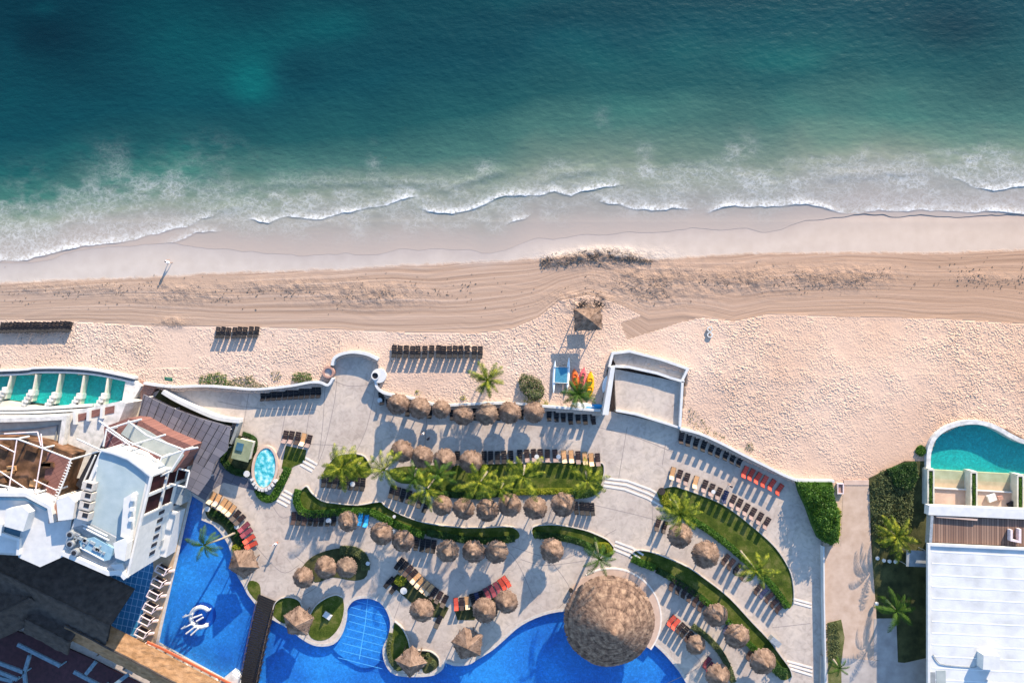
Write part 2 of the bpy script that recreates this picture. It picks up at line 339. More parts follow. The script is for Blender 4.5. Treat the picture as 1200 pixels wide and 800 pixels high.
# ------------------------------------------------------------------ SHORE: beach grid
def vnoise(x, y, s, seed=0, oct=4):
    r = np.zeros_like(x); amp = 1; tot = 0
    for o in range(oct):
        g_ = np.random.default_rng(seed + o).random((256, 256))
        u = x * s; v = y * s; i = np.floor(u).astype(int); j = np.floor(v).astype(int); fu = u - i; fv = v - j
        fu = fu * fu * (3 - 2 * fu); fv = fv * fv * (3 - 2 * fv); i0 = i % 256; j0 = j % 256; i1 = (i + 1) % 256; j1 = (j + 1) % 256
        r += amp * ((g_[i0, j0] * (1 - fu) + g_[i1, j0] * fu) * (1 - fv) + (g_[i0, j1] * (1 - fu) + g_[i1, j1] * fu) * fv)
        tot += amp; amp *= .5; s *= 2.03
    return r / tot
def interp(px, pts):
    pts = sorted(pts); return np.interp(px, [p[0] for p in pts], [p[1] for p in pts])
SWASH = [(-300, 306), (0, 306), (34, 306), (68, 297), (130, 287), (170, 284), (205, 286), (250, 289), (312, 296), (350, 298), (400, 299), (430, 298), (467, 293), (490, 296), (518, 290), (540, 294), (565, 297), (596, 290), (630, 280), (655, 277), (680, 275), (710, 277), (737, 271), (800, 269), (867, 268), (918, 266), (945, 258), (1002, 252), (1053, 250), (1200, 253), (1500, 255)]
TOP = [(-300, 334), (0, 331), (130, 326), (260, 320), (400, 315), (480, 310), (560, 307), (640, 302), (700, 296), (745, 305), (830, 300), (900, 296), (1100, 296), (1200, 292), (1500, 290)]
LOW = [(-300, 378), (0, 374), (85, 376), (170, 381), (300, 383), (400, 386), (480, 389), (560, 390), (600, 385), (630, 372), (655, 352), (690, 345), (728, 357), (760, 373), (800, 369), (860, 376), (900, 368), (1000, 371), (1100, 373), (1200, 379), (1500, 380)]
def zsand(py):
    return np.interp(py, [-200, 100, 200, 260, 300, 375, 440, 2000], [-6, -3.2, -1.6, -.75, -.45, .1, .45, .45])
def in_poly(px, py, poly):
    r = np.zeros(px.shape, bool); n = len(poly)
    for i in range(n):
        x1, y1 = poly[i]; x2, y2 = poly[(i + 1) % n]
        c = ((y1 > py) != (y2 > py))
        with np.errstate(divide='ignore', invalid='ignore'):
            r ^= c & (px < (x2 - x1) * (py - y1) / (y2 - y1 + 1e-12) + x1)
    return r
RESORT = [(-300, 436), (0, 436), (60, 432), (110, 434), (158, 443), (168, 448), (200, 453), (240, 452), (300, 456), (340, 452), (375, 448), (388, 440), (390, 421), (400, 414), (420, 412), (440, 419), (446, 436), (441, 450), (452, 462), (480, 467), (520, 474), (600, 473), (705, 482), (712, 430), (720, 412), (805, 432), (796, 500), (830, 513), (880, 538), (935, 562), (965, 566), (965, 900), (-300, 900)]
RIGHTB = [(1087, 600), (1087, 530), (1095, 508), (1120, 496), (1145, 493), (1175, 500), (1215, 522), (1500, 530), (1500, 900), (1040, 900), (1087, 700)]
xs = np.arange(-110, 110.01, .22); ys = np.arange(-26, 26.01, .22)
X, Y = np.meshgrid(xs, ys)
pyv = 400 - Y / S; Z = zsand(pyv)
for _ in range(2):
    k = (H - Z) / H; pxv = 600 + X / (S * k); pyv = 400 - Y / (S * k); Z = zsand(pyv)
d_sw = pyv - interp(pxv, SWASH) + (vnoise(X, Y, .5, 3) - .5) * 5
d_top = pyv - interp(pxv, TOP) + (vnoise(X, Y, .4, 5) - .5) * 2
d_low = pyv - interp(pxv, LOW)
sp = in_poly(pxv, pyv, [(727, 378), (735, 398), (800, 377), (870, 362), (830, 340), (800, 352), (770, 364)])
trackm = ((d_top > 0) & (d_low < 0)) | sp
band = ((d_top > 0) & (d_low < 0)).astype(float)
rough = np.zeros_like(X)
for (cx, cy, rx, ry, a) in ((715, 304, 60, 11, .9), (690, 353, 40, 12, 1), (770, 330, 70, 22, .8), (870, 328, 80, 14, .8), (980, 325, 60, 12, .9), (430, 345, 70, 14, .6), (210, 344, 60, 12, .55), (350, 335, 120, 8, .5), (90, 338, 100, 7, .45), (1150, 325, 40, 8, .3), (202, 378, 22, 6, .7)):
    rough = np.maximum(rough, a * np.exp(-((pxv - cx) / rx) ** 2 - ((pyv - cy) / ry) ** 2))
rough *= .35 + 1.3 * vnoise(X, Y, .45, 11)
foot = np.clip(np.where(d_low > 1, 1, 0), 0, 1).astype(float) * (~sp)
foot *= np.clip(.25 + 1.8 * (vnoise(X, Y, .09, 21, 4) - .25), .25, 1.15); foot *= 1 - .75 * np.exp(-((pxv - 1050) / 70) ** 2 - ((pyv - 530) / 40) ** 2)
graded = np.exp(-((pxv - 203) / 26) ** 4) * (pyv > 374) * (pyv < 432)
foot *= (1 - .8 * graded)
fpn = vnoise(X, Y, 1.7, 31, 3) - .5; fpn2 = vnoise(X * .5, Y * 1.3, 1.6, 35, 2) - .5
Z += foot * (fpn * .08) + rough * (vnoise(X, Y, 1.3, 41, 3) - .45) * .55 
Z += band * .02 * np.sin((pyv + 3 * (vnoise(X * .15, Y * .3, .5, 44) - .5) * 16) * 1.1) * (vnoise(X * .1, Y, .5, 47, 2)) * .8
pile = np.exp(-((pyv - (306 - 9 * np.exp(-((pxv - 710) / 45) ** 2))) / 6.0) ** 2) * np.clip((pxv - 632) / 20, 0, 1) * np.clip((758 - pxv) / 25, 0, 1)
Z += pile * (.14 + .75 * (vnoise(X, Y, 1.6, 51, 3) - .4))
berm = np.exp(-((d_low) / 1.6) ** 2) * .10; Z += berm * (pxv > 210) * (vnoise(X, Y, .3, 55))
inside = in_poly(pxv, pyv, [(a + (0), b + 6) for a, b in RESORT]) | in_poly(pxv, pyv, [(a + 4, b + 4) for a, b in RIGHTB])
Z = np.where(inside, -2.2, Z)
k = (H - Z) / H
ny, nx = X.shape
flow = (pyv - interp(pxv, TOP)) / (interp(pxv, LOW) - interp(pxv, TOP)) * 52 / 8
idx = np.arange(ny * nx).reshape(ny, nx)
F = np.stack([idx[:-1, :-1], idx[:-1, 1:], idx[1:, 1:], idx[1:, :-1]], -1).reshape(-1, 4)
V = np.stack([X, Y, Z], -1).reshape(-1, 3)
def attr(o, name, arr):
    a = o.data.attributes.new(name, 'FLOAT', 'POINT'); a.data.foreach_set('value', arr.astype(np.float32).ravel())

def sand_mat():
    m, nt, nd, lk = nm('beach_sand')
    out = nd.new('ShaderNodeOutputMaterial'); b = nd.new('ShaderNodeBsdfPrincipled'); geo = nd.new('ShaderNodeNewGeometry'); co = geo.outputs['Position']
    def A(n): a = nd.new('ShaderNodeAttribute'); a.attribute_name = n; return a.outputs['Fac']
    def noise(s, det=4, vec=None, dist=0, ro=.5):
        t = nd.new('ShaderNodeTexNoise'); t.inputs['Scale'].default_value = s; t.inputs['Detail'].default_value = det; t.inputs['Distortion'].default_value = dist; t.inputs['Roughness'].default_value = ro; lk.new(vec or co, t.inputs[0]); return t.outputs[0]
    def math_(op, a, b_=None, c=None):
        t = nd.new('ShaderNodeMath'); t.operation = op
        for i, q in enumerate((a, b_, c)):
            if q is None: continue
            if isinstance(q, (int, float)): t.inputs[i].default_value = q
            else: lk.new(q, t.inputs[i])
        return t.outputs[0]
    def mix(f, a, b_, mode='MIX'):
        t = nd.new('ShaderNodeMix'); t.data_type = 'RGBA'; t.blend_type = mode
        if isinstance(f, (int, float)): t.inputs[0].default_value = f
        else: lk.new(f, t.inputs[0])
        for i, q in ((6, a), (7, b_)):
            if isinstance(q, tuple): t.inputs[i].default_value = (*q, 1)
            else: lk.new(q, t.inputs[i])
        return t.outputs[2]
    def step(v, a, b_):
        t = nd.new('ShaderNodeMapRange'); t.inputs[1].default_value = a; t.inputs[2].default_value = b_; lk.new(v, t.inputs[0]); return t.outputs[0]
    n_big = noise(.06, 5); n_mid = noise(.6, 6); n_fine = noise(5, 4)
    # dry sand
    r1 = ramp(nd, [(.35, (.50, .355, .27)), (.65, (.58, .435, .345))]); lk.new(n_big, r1.inputs[0]); dry = r1.outputs[0]
    r1b = ramp(nd, [(.3, g(.90)), (.7, g(1.05))]); lk.new(n_fine, r1b.inputs[0]); dry = mix(1.0, dry, r1b.outputs[0], 'MULTIPLY')
    # raked band with long streaks
    mp = nd.new('ShaderNodeMapping'); mp.inputs['Scale'].default_value = (.022, 3.4, 1)
    wv = nd.new('ShaderNodeVectorMath'); wv.operation = 'MULTIPLY_ADD'; nz = nd.new('ShaderNodeTexNoise'); nz.inputs['Scale'].default_value = .05; lk.new(co, nz.inputs[0]); wv.inputs[1].default_value = (0, 2.2, 0)
    lk.new(nz.outputs['Color'], wv.inputs[0]); sx_ = nd.new('ShaderNodeSeparateXYZ'); lk.new(co, sx_.inputs[0]); cx_ = nd.new('ShaderNodeCombineXYZ'); lk.new(sx_.outputs[0], cx_.inputs[0]); lk.new(A('flow'), cx_.inputs[1]); lk.new(cx_.outputs[0], wv.inputs[2]); lk.new(wv.outputs[0], mp.inputs[0])
    st = noise(1.0, 6, mp.outputs[0], 0, .7)
    r2 = ramp(nd, [(.30, (.24, .16, .115)), (.44, (.325, .225, .165)), (.56, (.375, .265, .20)), (.72, (.45, .335, .265))]); lk.new(st, r2.inputs[0]); trk = r2.outputs[0]
    # smooth packed sand
    r3 = ramp(nd, [(.3, (.42, .36, .315)), (.7, (.46, .40, .355))]); lk.new(n_mid, r3.inputs[0]); pk = r3.outputs[0]
    wet = mix(n_mid, (.31, .265, .24), (.37, .32, .295))
    topn = math_('ADD', A('top'), math_('MULTIPLY', math_('SUBTRACT', noise(.9, 6, None, .6, .7), .5), 9)); edge = step(topn, -1.5, 2.0)
    isT = math_('MULTIPLY', A('track'), 1)
    isT = step(isT, .4, .6)
    col = mix(edge, pk, trk)
    dry_f = step(A('low'), -.6, .6)
    col = mix(math_('MULTIPLY', dry_f, math_('SUBTRACT', 1, isT)), col, dry)
    wetf = math_('SUBTRACT', 1, step(A('swash'), 2, 22))
    col = mix(math_('MULTIPLY', wetf, .75), col, wet)
    dk = math_('MULTIPLY', step(A('rough'), .25, 1.0), step(noise(1.6, 5, None, .5, .7), .4, .62))
    col = mix(math_('MULTIPLY', dk, .75), col, (.17, .125, .10))
    sp_ = noise(2.8, 5, None, .3, .75); col = mix(math_('MULTIPLY', step(sp_, .62, .70), math_('MULTIPLY', edge, .45)), col, (.19, .14, .11))
    px_ = nd.new('ShaderNodeSeparateXYZ'); lk.new(co, px_.inputs[0]); wr = ramp(nd, [(0, (.93, .97, 1.0)), (.5, (1, 1, 1)), (1, (1.0, .93, .86))]); lk.new(step(px_.outputs[0], -75, 75), wr.inputs[0]); col = mix(1.0, col, wr.outputs[0], 'MULTIPLY')
    lk.new(col, b.inputs['Base Color'])
    ro = step(A('swash'), 0, 14); rr = nd.new('ShaderNodeMapRange'); rr.inputs[3].default_value = .3; rr.inputs[4].default_value = .95; lk.new(ro, rr.inputs[0]); lk.new(rr.outputs[0], b.inputs['Roughness'])
    b.inputs['Specular IOR Level'].default_value = .25
    # bumps: footprints, furrows
    vo = nd.new('ShaderNodeTexVoronoi'); vo.feature = 'SMOOTH_F1'; vo.inputs['Scale'].default_value = 4.1; vo.inputs['Smoothness'].default_value = .6
    va = nd.new('ShaderNodeVectorMath'); va.operation = 'MULTIPLY_ADD'; n3 = nd.new('ShaderNodeTexNoise'); n3.inputs['Scale'].default_value = 1.1; lk.new(co, n3.inputs[0]); va.inputs[1].default_value = (.8, .8, 0); lk.new(n3.outputs['Color'], va.inputs[0]); lk.new(co, va.inputs[2]); lk.new(va.outputs[0], vo.inputs['Vector'])
    fp = math_('MULTIPLY', vo.outputs['Distance'], A('foot'))
    fp = math_('ADD', math_('MULTIPLY', math_('MULTIPLY', fp, step(noise(.35, 5, None, 0, .6), .3, .62)), .28), math_('MULTIPLY', math_('MULTIPLY', noise(3.2, 3), A('foot')), .10))
    lines = math_('MULTIPLY', math_('MULTIPLY', st, math_('MULTIPLY', edge, math_('SUBTRACT', 1, math_('MULTIPLY', dry_f, math_('SUBTRACT', 1, isT))))), .075)
    rg = math_('MULTIPLY', math_('MULTIPLY', noise(2.0, 5, None, .4, .65), A('rough')), .6)
    hgt = math_('ADD', math_('ADD', fp, lines), math_('ADD', rg, math_('MULTIPLY', n_fine, .006)))
    bp = nd.new('ShaderNodeBump'); bp.inputs['Distance'].default_value = 1.0; bp.inputs['Strength'].default_value = .85; lk.new(hgt, bp.inputs['Height']); lk.new(bp.outputs[0], b.inputs['Normal'])
    lk.new(b.outputs[0], out.inputs[0]); return m
M['sand'] = sand_mat()
beach = struct(new_mesh_obj('beach', V, F, M['sand'], True))
for n_, a_ in (('swash', d_sw), ('top', d_top), ('low', d_low), ('track', trackm.astype(float)), ('rough', np.clip(rough + pile, 0, 1.3)), ('foot', foot), ('flow', flow)): attr(beach, n_, a_)

# ------------------------------------------------------------------ SEA
FRONTS = [
 ([(-300, 305), (7, 305), (34, 304), (68, 295), (101, 288), (135, 285), (162, 280), (186, 273), (220, 265), (237, 257), (257, 250)], 1.0, 16),
 ([(186, 287), (203, 285), (215, 279), (230, 271), (250, 272), (262, 270)], .45, 6),
 ([(290, 257), (297, 258), (314, 261), (338, 253), (358, 255), (372, 257), (400, 250), (410, 250), (430, 243), (454, 241), (471, 234), (481, 231), (490, 231)], .95, 12),
 ([(490, 243), (501, 248), (528, 251), (545, 248), (569, 238), (592, 229), (616, 229), (636, 228), (650, 224), (670, 230), (687, 224), (711, 219), (734, 217)], .95, 12),
 ([(700, 235), (737, 243), (761, 247), (785, 245), (800, 244), (812, 246)], .9, 14),
 ([(826, 252), (830, 250), (844, 243), (861, 240), (884, 243), (911, 241), (935, 238), (962, 243), (989, 250), (1002, 251), (1029, 246), (1063, 248), (1097, 246), (1124, 248), (1164, 248), (1200, 251), (1500, 250)], .85, 20),
 ([(1115, 208), (1127, 212), (1141, 219), (1164, 224), (1178, 222), (1200, 219), (1500, 215)], 1.1, 14),
 ([(590, 266), (600, 261), (615, 257), (626, 250)], .6, 5),
]
xs = np.arange(-110, 110.01, .2)
t = np.concatenate([np.linspace(0, 120, 300), np.linspace(121, 340, 150), np.linspace(360, 2400, 40)])
pxc = 600 + xs / S
swl = interp(pxc, SWASH) + (vnoise(xs, xs * 0, .16, 61, 4) - .5) * 9
swl += 2.0 * np.abs(np.sin(xs * .33 + 3 * vnoise(xs, xs * 0, .1, 66, 2)))
X, T = np.meshgrid(xs, t); PY = swl[None, :] - T; PX = np.repeat(pxc[None, :], len(t), 0)
sand_z = zsand(PY); base = sand_z + .014; Z = base + .06 * np.logaddexp(0, (-.80 - base) / .06) - .06 * np.logaddexp(0, (-.80 - .6 - base) / .06) * 0
K = (H - Z) / H; Y = (400 - PY) * S * K; X = (PX - 600) * S * K
wv = np.clip((T - 12) / 60, 0, 1)
Z = Z + wv * (.07 * (vnoise(X * .35, Y, .45, 71, 3) - .5) + .05 * (vnoise(X * .6, Y * 1.0, 1.6, 75, 2) - .5))
foam = np.zeros_like(X); lace = np.zeros_like(X); shade = np.zeros_like(X)
wob = (vnoise(X, Y, .5, 81, 4) - .5) * 5
for pts, a, w in FRONTS:
    yf = interp(PX, pts); d = yf - PY + wob
    x0, x1 = min(p[0] for p in pts), max(p[0] for p in pts)
    msk = np.clip((PX - x0) / 14, 0, 1) * np.clip((x1 - PX) / 14, 0, 1)
    amp = a * msk * (-.25 + 1.75 * vnoise(PX, PX * 0, .03, int(a * 100) + w, 3)); amp = np.clip(amp, 0, 1.2)
    up = (d > 0)
    foam = np.maximum(foam, amp * np.where(up, np.exp(-d / (2.2 + 2.2 * vnoise(X, Y, .3, 87))), 0))
    lace = np.maximum(lace, msk * np.minimum(a, 1) * np.where(up, np.exp(-d / w), 0))
    Z += .09 * amp * np.where(up, np.exp(-(d / 5) ** 2), np.exp(-(d / 1.0) ** 2))
for pts, a in (([(300, 216), (330, 213), (552, 212), (575, 204), (600, 198)], .5), ([(505, 221), (528, 220), (552, 212), (575, 204), (600, 199)], .9), ([(630, 212), (657, 204), (687, 200), (710, 196)], .9), ([(960, 206), (1000, 205), (1040, 203), (1080, 204)], .6), ([(240, 250), (270, 243), (300, 238)], .6)):
    yf = interp(PX, pts); d = yf - PY + wob; x0, x1 = pts[0][0], pts[-1][0]
    msk = np.clip((PX - x0) / 20, 0, 1) * np.clip((x1 - PX) / 20, 0, 1)
    Z += .10 * a * msk * np.exp(-(d / 6) ** 2); lace = np.maximum(lace, .35 * msk * np.where(d > 0, np.exp(-d / 9), np.exp(d / 7)))
plume = np.zeros_like(X)
for (cx, cy, rx, ry, a) in ((438, 200, 7, 22, .7), (566, 197, 10, 10, .7), (655, 197, 16, 10, .7), (752, 192, 15, 24, .9), (868, 178, 20, 17, .9), (1150, 185, 30, 16, .8), (130, 200, 26, 26, .5), (35, 235, 26, 30, .5), (200, 215, 50, 26, .5), (370, 228, 35, 16, .6), (320, 240, 30, 18, .55), (705, 140, 9, 16, .3), (250, 190, 40, 25, .3), (30, 280, 40, 20, .6), (120, 262, 50, 16, .6), (490, 226, 30, 12, .55), (1080, 215, 60, 16, .6), (900, 215, 60, 20, .55), (830, 222, 40, 16, .5), (1170, 205, 40, 12, .6)):
    plume = np.maximum(plume, a * np.exp(-((PX - cx) / rx) ** 2 - ((PY - cy) / ry) ** 2))
nn = vnoise(X * .8, Y * 1.2, .5, 91, 6)
plume = plume * np.clip((nn - .32) * 4, 0, 1.3)
shelf = np.clip((nn - .42 + .30 * np.exp(-((T - 55) / 26) ** 2) - .0012 * T) * 3.0, 0, 1) * np.exp(-((T - 50) / 32) ** 4)
lace = np.clip(np.maximum(lace, shelf * .5) + plume * .5, 0, 1)
# water depth colour coordinate
dep = T + (vnoise(X * .4, Y, .09, 95, 4) - .5) * 46 * np.clip(T / 60, 0, 1)
dep += np.clip((430 - PX) / 430, -.5, 1) * 60 * np.clip((T - 30) / 120, 0, 1)
patch = np.zeros_like(X)
for (cx, cy, rx, ry, a) in ((295, 98, 26, 24, .75), (310, 70, 60, 40, .35), (392, 28, 45, 28, .5), (52, 10, 18, 10, .5), (8, 50, 14, 22, .4), (200, 60, 60, 40, .2), (880, 20, 80, 26, .25), (930, 70, 60, 20, .25), (700, 60, 60, 30, .15), (352, 82, 32, 26, -.55), (60, 45, 55, 30, -.6), (120, 90, 70, 26, -.4), (640, 18, 70, 18, -.45), (1120, 35, 70, 26, -.55), (160, 150, 120, 24, -.35), (800, 95, 120, 16, -.2), (850, 140, 60, 14, -.25), (480, 60, 50, 30, -.2), (1180, 110, 50, 30, -.3)):
    patch += a * np.exp(-((PX - cx) / rx) ** 2 - ((PY - cy) / ry) ** 2)
patch += (vnoise(X * .6, Y, .10, 131, 5) - .5) * .9
idx = np.arange(X.size).reshape(X.shape)
F = np.stack([idx[:-1, :-1], idx[:-1, 1:], idx[1:, 1:], idx[1:, :-1]], -1).reshape(-1, 4)
def sea_mat():
    m, nt, nd, lk = nm('sea_water')
    out = nd.new('ShaderNodeOutputMaterial'); b = nd.new('ShaderNodeBsdfPrincipled'); geo = nd.new('ShaderNodeNewGeometry'); co = geo.outputs['Position']
    def A(n): a = nd.new('ShaderNodeAttribute'); a.attribute_name = n; return a.outputs['Fac']
    def mr(v, a, b_, c=0, d=1):
        t_ = nd.new('ShaderNodeMapRange'); t_.inputs[1].default_value = a; t_.inputs[2].default_value = b_; t_.inputs[3].default_value = c; t_.inputs[4].default_value = d; lk.new(v, t_.inputs[0]); return t_.outputs[0]
    def mt(op, a, b_):
        t_ = nd.new('ShaderNodeMath'); t_.operation = op
        for i, q in enumerate((a, b_)):
            if isinstance(q, (int, float)): t_.inputs[i].default_value = q
            else: lk.new(q, t_.inputs[i])
        return t_.outputs[0]
    d = mr(A('dep'), 0, 340)
    r = ramp(nd, [(0, (.35, .295, .26)), (.05, (.30, .265, .24)), (.115, (.225, .225, .20)), (.16, (.19, .215, .165)), (.21, (.115, .165, .125)), (.30, (.042, .118, .098)), (.42, (.010, .068, .068)), (.6, (.0025, .046, .056)), (1, (.0002, .024, .034))]); lk.new(d, r.inputs[0])
    # bottom patches
    n0 = nd.new('ShaderNodeTexNoise'); n0.inputs['Scale'].default_value = .035; n0.inputs['Detail'].default_value = 5; n0.inputs['Roughness'].default_value = .55; lk.new(co, n0.inputs[0])
    r0 = ramp(nd, [(.10, (.45, .50, .60)), (.5, (1, 1, 1)), (.90, (1.0, 1.0, 1.0))]); r0.color_ramp.elements[2].color = (.7, 2.0, 1.6, 1); lk.new(mr(A('patch'), -1, 1), r0.inputs[0])
    mx = nd.new('ShaderNodeMix'); mx.data_type = 'RGBA'; mx.blend_type = 'MULTIPLY'; mx.clamp_result = False; mr0 = mr(d, .12, .4, 0, .9); lk.new(mr0, mx.inputs[0]); lk.new(r.outputs[0], mx.inputs[6]); lk.new(r0.outputs[0], mx.inputs[7])
    # foam web
    n1 = nd.new('ShaderNodeTexNoise'); n1.inputs['Scale'].default_value = .9; n1.inputs['Detail'].default_value = 5; lk.new(co, n1.inputs[0])
    va = nd.new('ShaderNodeVectorMath'); va.operation = 'MULTIPLY_ADD'; va.inputs[1].default_value = (2.6, 2.6, 0); lk.new(n1.outputs['Color'], va.inputs[0]); lk.new(co, va.inputs[2])
    mp = nd.new('ShaderNodeMapping'); mp.inputs['Scale'].default_value = (.55, .95, 1); lk.new(va.outputs[0], mp.inputs[0])
    vo = nd.new('ShaderNodeTexVoronoi'); vo.feature = 'DISTANCE_TO_EDGE'; vo.inputs['Scale'].default_value = 1.15; lk.new(mp.outputs[0], vo.inputs['Vector'])
    vo2 = nd.new('ShaderNodeTexVoronoi'); vo2.feature = 'DISTANCE_TO_EDGE'; vo2.inputs['Scale'].default_value = 2.4; lk.new(va.outputs[0], vo2.inputs['Vector'])
    web = mt('MAXIMUM', mr(vo.outputs[0], .0, .11, 1, 0), mt('MULTIPLY', mr(vo2.outputs[0], 0, .12, 1, 0), .6))
    n2 = nd.new('ShaderNodeTexNoise'); n2.inputs['Scale'].default_value = 2.2; n2.inputs['Detail'].default_value = 6; n2.inputs['Roughness'].default_value = .7; lk.new(co, n2.inputs[0])
    lace = mt('MULTIPLY', A('lace'), mt('ADD', mt('MULTIPLY', web, .75), mr(n2.outputs[0], .42, .70, .0, .62)))
    fo = mt('MULTIPLY', A('foam'), mr(n2.outputs[0], .38, .62, .0, 1.5))
    fac = mt('MINIMUM', mt('ADD', mt('MULTIPLY', lace, .50), fo), 1)
    # sand churn tint under lace
    m1 = nd.new('ShaderNodeMix'); m1.data_type = 'RGBA'; lk.new(mt('MULTIPLY', A('lace'), .55), m1.inputs[0]); lk.new(mx.outputs[2], m1.inputs[6]); m1.inputs[7].default_value = (.235, .235, .20, 1)
    m2 = nd.new('ShaderNodeMix'); m2.data_type = 'RGBA'; lk.new(fac, m2.inputs[0]); lk.new(m1.outputs[2], m2.inputs[6]); m2.inputs[7].default_value = (.60, .62, .63, 1)
    # dark weed specks
    n3 = nd.new('ShaderNodeTexNoise'); n3.inputs['Scale'].default_value = .55; n3.inputs['Detail'].default_value = 5; n3.inputs['Roughness'].default_value = .75; lk.new(co, n3.inputs[0])
    wd = mt('MULTIPLY', mr(n3.outputs[0], .66, .72), mr(d, .1, .22)); wd = mt('MULTIPLY', wd, mr(d, .3, .45, .8, 0))
    m3 = nd.new('ShaderNodeMix'); m3.data_type = 'RGBA'; lk.new(wd, m3.inputs[0]); lk.new(m2.outputs[2], m3.inputs[6]); m3.inputs[7].default_value = (.05, .08, .06, 1)
    lk.new(m3.outputs[2], b.inputs['Base Color'])
    lk.new(mr(fac, 0, .7, .38, .8), b.inputs['Roughness']); b.inputs['IOR'].default_value = 1.33; b.inputs['Specular IOR Level'].default_value = .22
    nb = nd.new('ShaderNodeTexNoise'); nb.inputs['Scale'].default_value = 1.5; nb.inputs['Detail'].default_value = 7; nb.inputs['Roughness'].default_value = .6; mp2 = nd.new('ShaderNodeMapping'); mp2.inputs['Scale'].default_value = (.6, 1.2, 1); mp2.inputs['Rotation'].default_value = (0, 0, R(-12)); lk.new(co, mp2.inputs[0]); lk.new(mp2.outputs[0], nb.inputs[0])
    bp = nd.new('ShaderNodeBump'); bp.inputs['Distance'].default_value = 1; lk.new(mr(d, .1, .35, .03, .16), bp.inputs['Distance']); lk.new(nb.outputs[0], bp.inputs['Height']); bp.inputs['Strength'].default_value = .5; lk.new(bp.outputs[0], b.inputs['Normal'])
    lk.new(b.outputs[0], out.inputs[0]); return m
M['sea'] = sea_mat()
sea = struct(new_mesh_obj('sea', np.stack([X, Y, Z], -1).reshape(-1, 3), F, M['sea'], True))
attr(sea, 'foam', foam); attr(sea, 'lace', lace); attr(sea, 'dep', dep); attr(sea, 'patch', patch)
# far sheets out to the horizon
def sheet(name, x0, x1, y0, y1, z, mat):
    return new_mesh_obj(name, [(x0, y0, z), (x1, y0, z), (x1, y1, z), (x0, y1, z)], [(0, 1, 2, 3)], mat)
struct(sheet('ground', -6000, 6000, -6000, 40, -2.4, M['path']))
M['farsea'] = noisy('open_sea', (.0005, .012, .018), (.001, .018, .025), .02, .25, .3, 1.2)
struct(sheet('open_sea', -6000, 6000, 12, 9000, -3.2, M['farsea']))

# ------------------------------------------------------------------ DECK with pool hole
POOL = [(224, 578), (240, 588), (238, 608), (250, 613), (262, 626), (270, 640), (274, 655), (279, 672), (286, 684), (292, 696), (300, 706), (316, 722), (336, 733), (356, 748), (372, 755), (390, 753), (400, 741), (405, 724), (406, 712), (414, 702), (428, 699), (444, 703), (454, 714), (459, 730), (456, 746), (450, 760), (453, 777), (464, 789), (490, 791), (508, 789), (518, 782), (521, 774), (532, 778), (548, 777), (560, 770), (576, 760), (590, 748), (610, 731), (636, 719), (664, 714), (700, 716), (740, 730), (766, 752), (780, 765), (792, 779), (800, 790), (812, 815), (820, 870), (300, 870), (262, 797), (184, 754), (199, 680)]
SHARP = {0, 1, 2, 10, 11, 31, 47, 48, 49, 50, 51}
def semi_smooth(pts, sharp, sub=3):
    sm = smooth_poly(pts, True, sub); out = []
    n = len(pts)
    for i in range(n):
        if i in sharp or (i + 1) % n in sharp:
            out.append(pts[i])
        else: out += sm[i * sub:(i + 1) * sub]
    return out
poolp = semi_smooth(POOL, SHARP)
def curve_plate(name, outers, holes, z, thick, mat):
    cu = bpy.data.curves.new(name, 'CURVE'); cu.dimensions = '2D'; cu.fill_mode = 'BOTH'; cu.extrude = thick / 2
    for pts in outers + holes:
        s_ = cu.splines.new('POLY'); s_.points.add(len(pts) - 1)
        for p_, q in zip(s_.points, pts): p_.co = (q[0], q[1], 0, 1)
        s_.use_cyclic_u = True
    t_ = bpy.data.objects.new('tmp', cu); C.objects.link(t_)
    dg = bpy.context.evaluated_depsgraph_get(); me = bpy.data.meshes.new_from_object(t_.evaluated_get(dg)); bpy.data.objects.remove(t_); bpy.data.curves.remove(cu)
    for v in me.vertices: v.co.z += z - thick / 2
    me.name = name; me.materials.clear(); me.materials.append(mat); o = bpy.data.objects.new(name, me); C.objects.link(o); return o
DECK = [(-300, 470), (0, 470), (150, 470), (196, 454), (240, 452), (300, 456), (340, 452), (375, 448), (388, 440), (390, 421), (400, 414), (420, 412), (440, 419), (446, 436), (441, 450), (452, 462), (480, 467), (520, 474), (600, 473), (705, 482), (716, 482), (797, 500), (830, 513), (880, 538), (935, 562), (965, 566), (965, 900), (-300, 900)]
struct(curve_plate('pool_deck', [W(DECK)], [W(poolp)], 0, 1.4, M['deck']))
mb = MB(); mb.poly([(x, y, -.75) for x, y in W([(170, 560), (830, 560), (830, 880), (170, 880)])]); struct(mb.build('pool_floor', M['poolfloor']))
mb = MB(); mb.poly([(x, y, -.14) for x, y in W(poolp)]); struct(mb.build('pool_water', M['poolwater']))
mb = MB(); mb.ribbon(W(poolp[:-1 - 0]), .42, -.02, .03, True); struct(mb.build('pool_coping', M['kerb']))
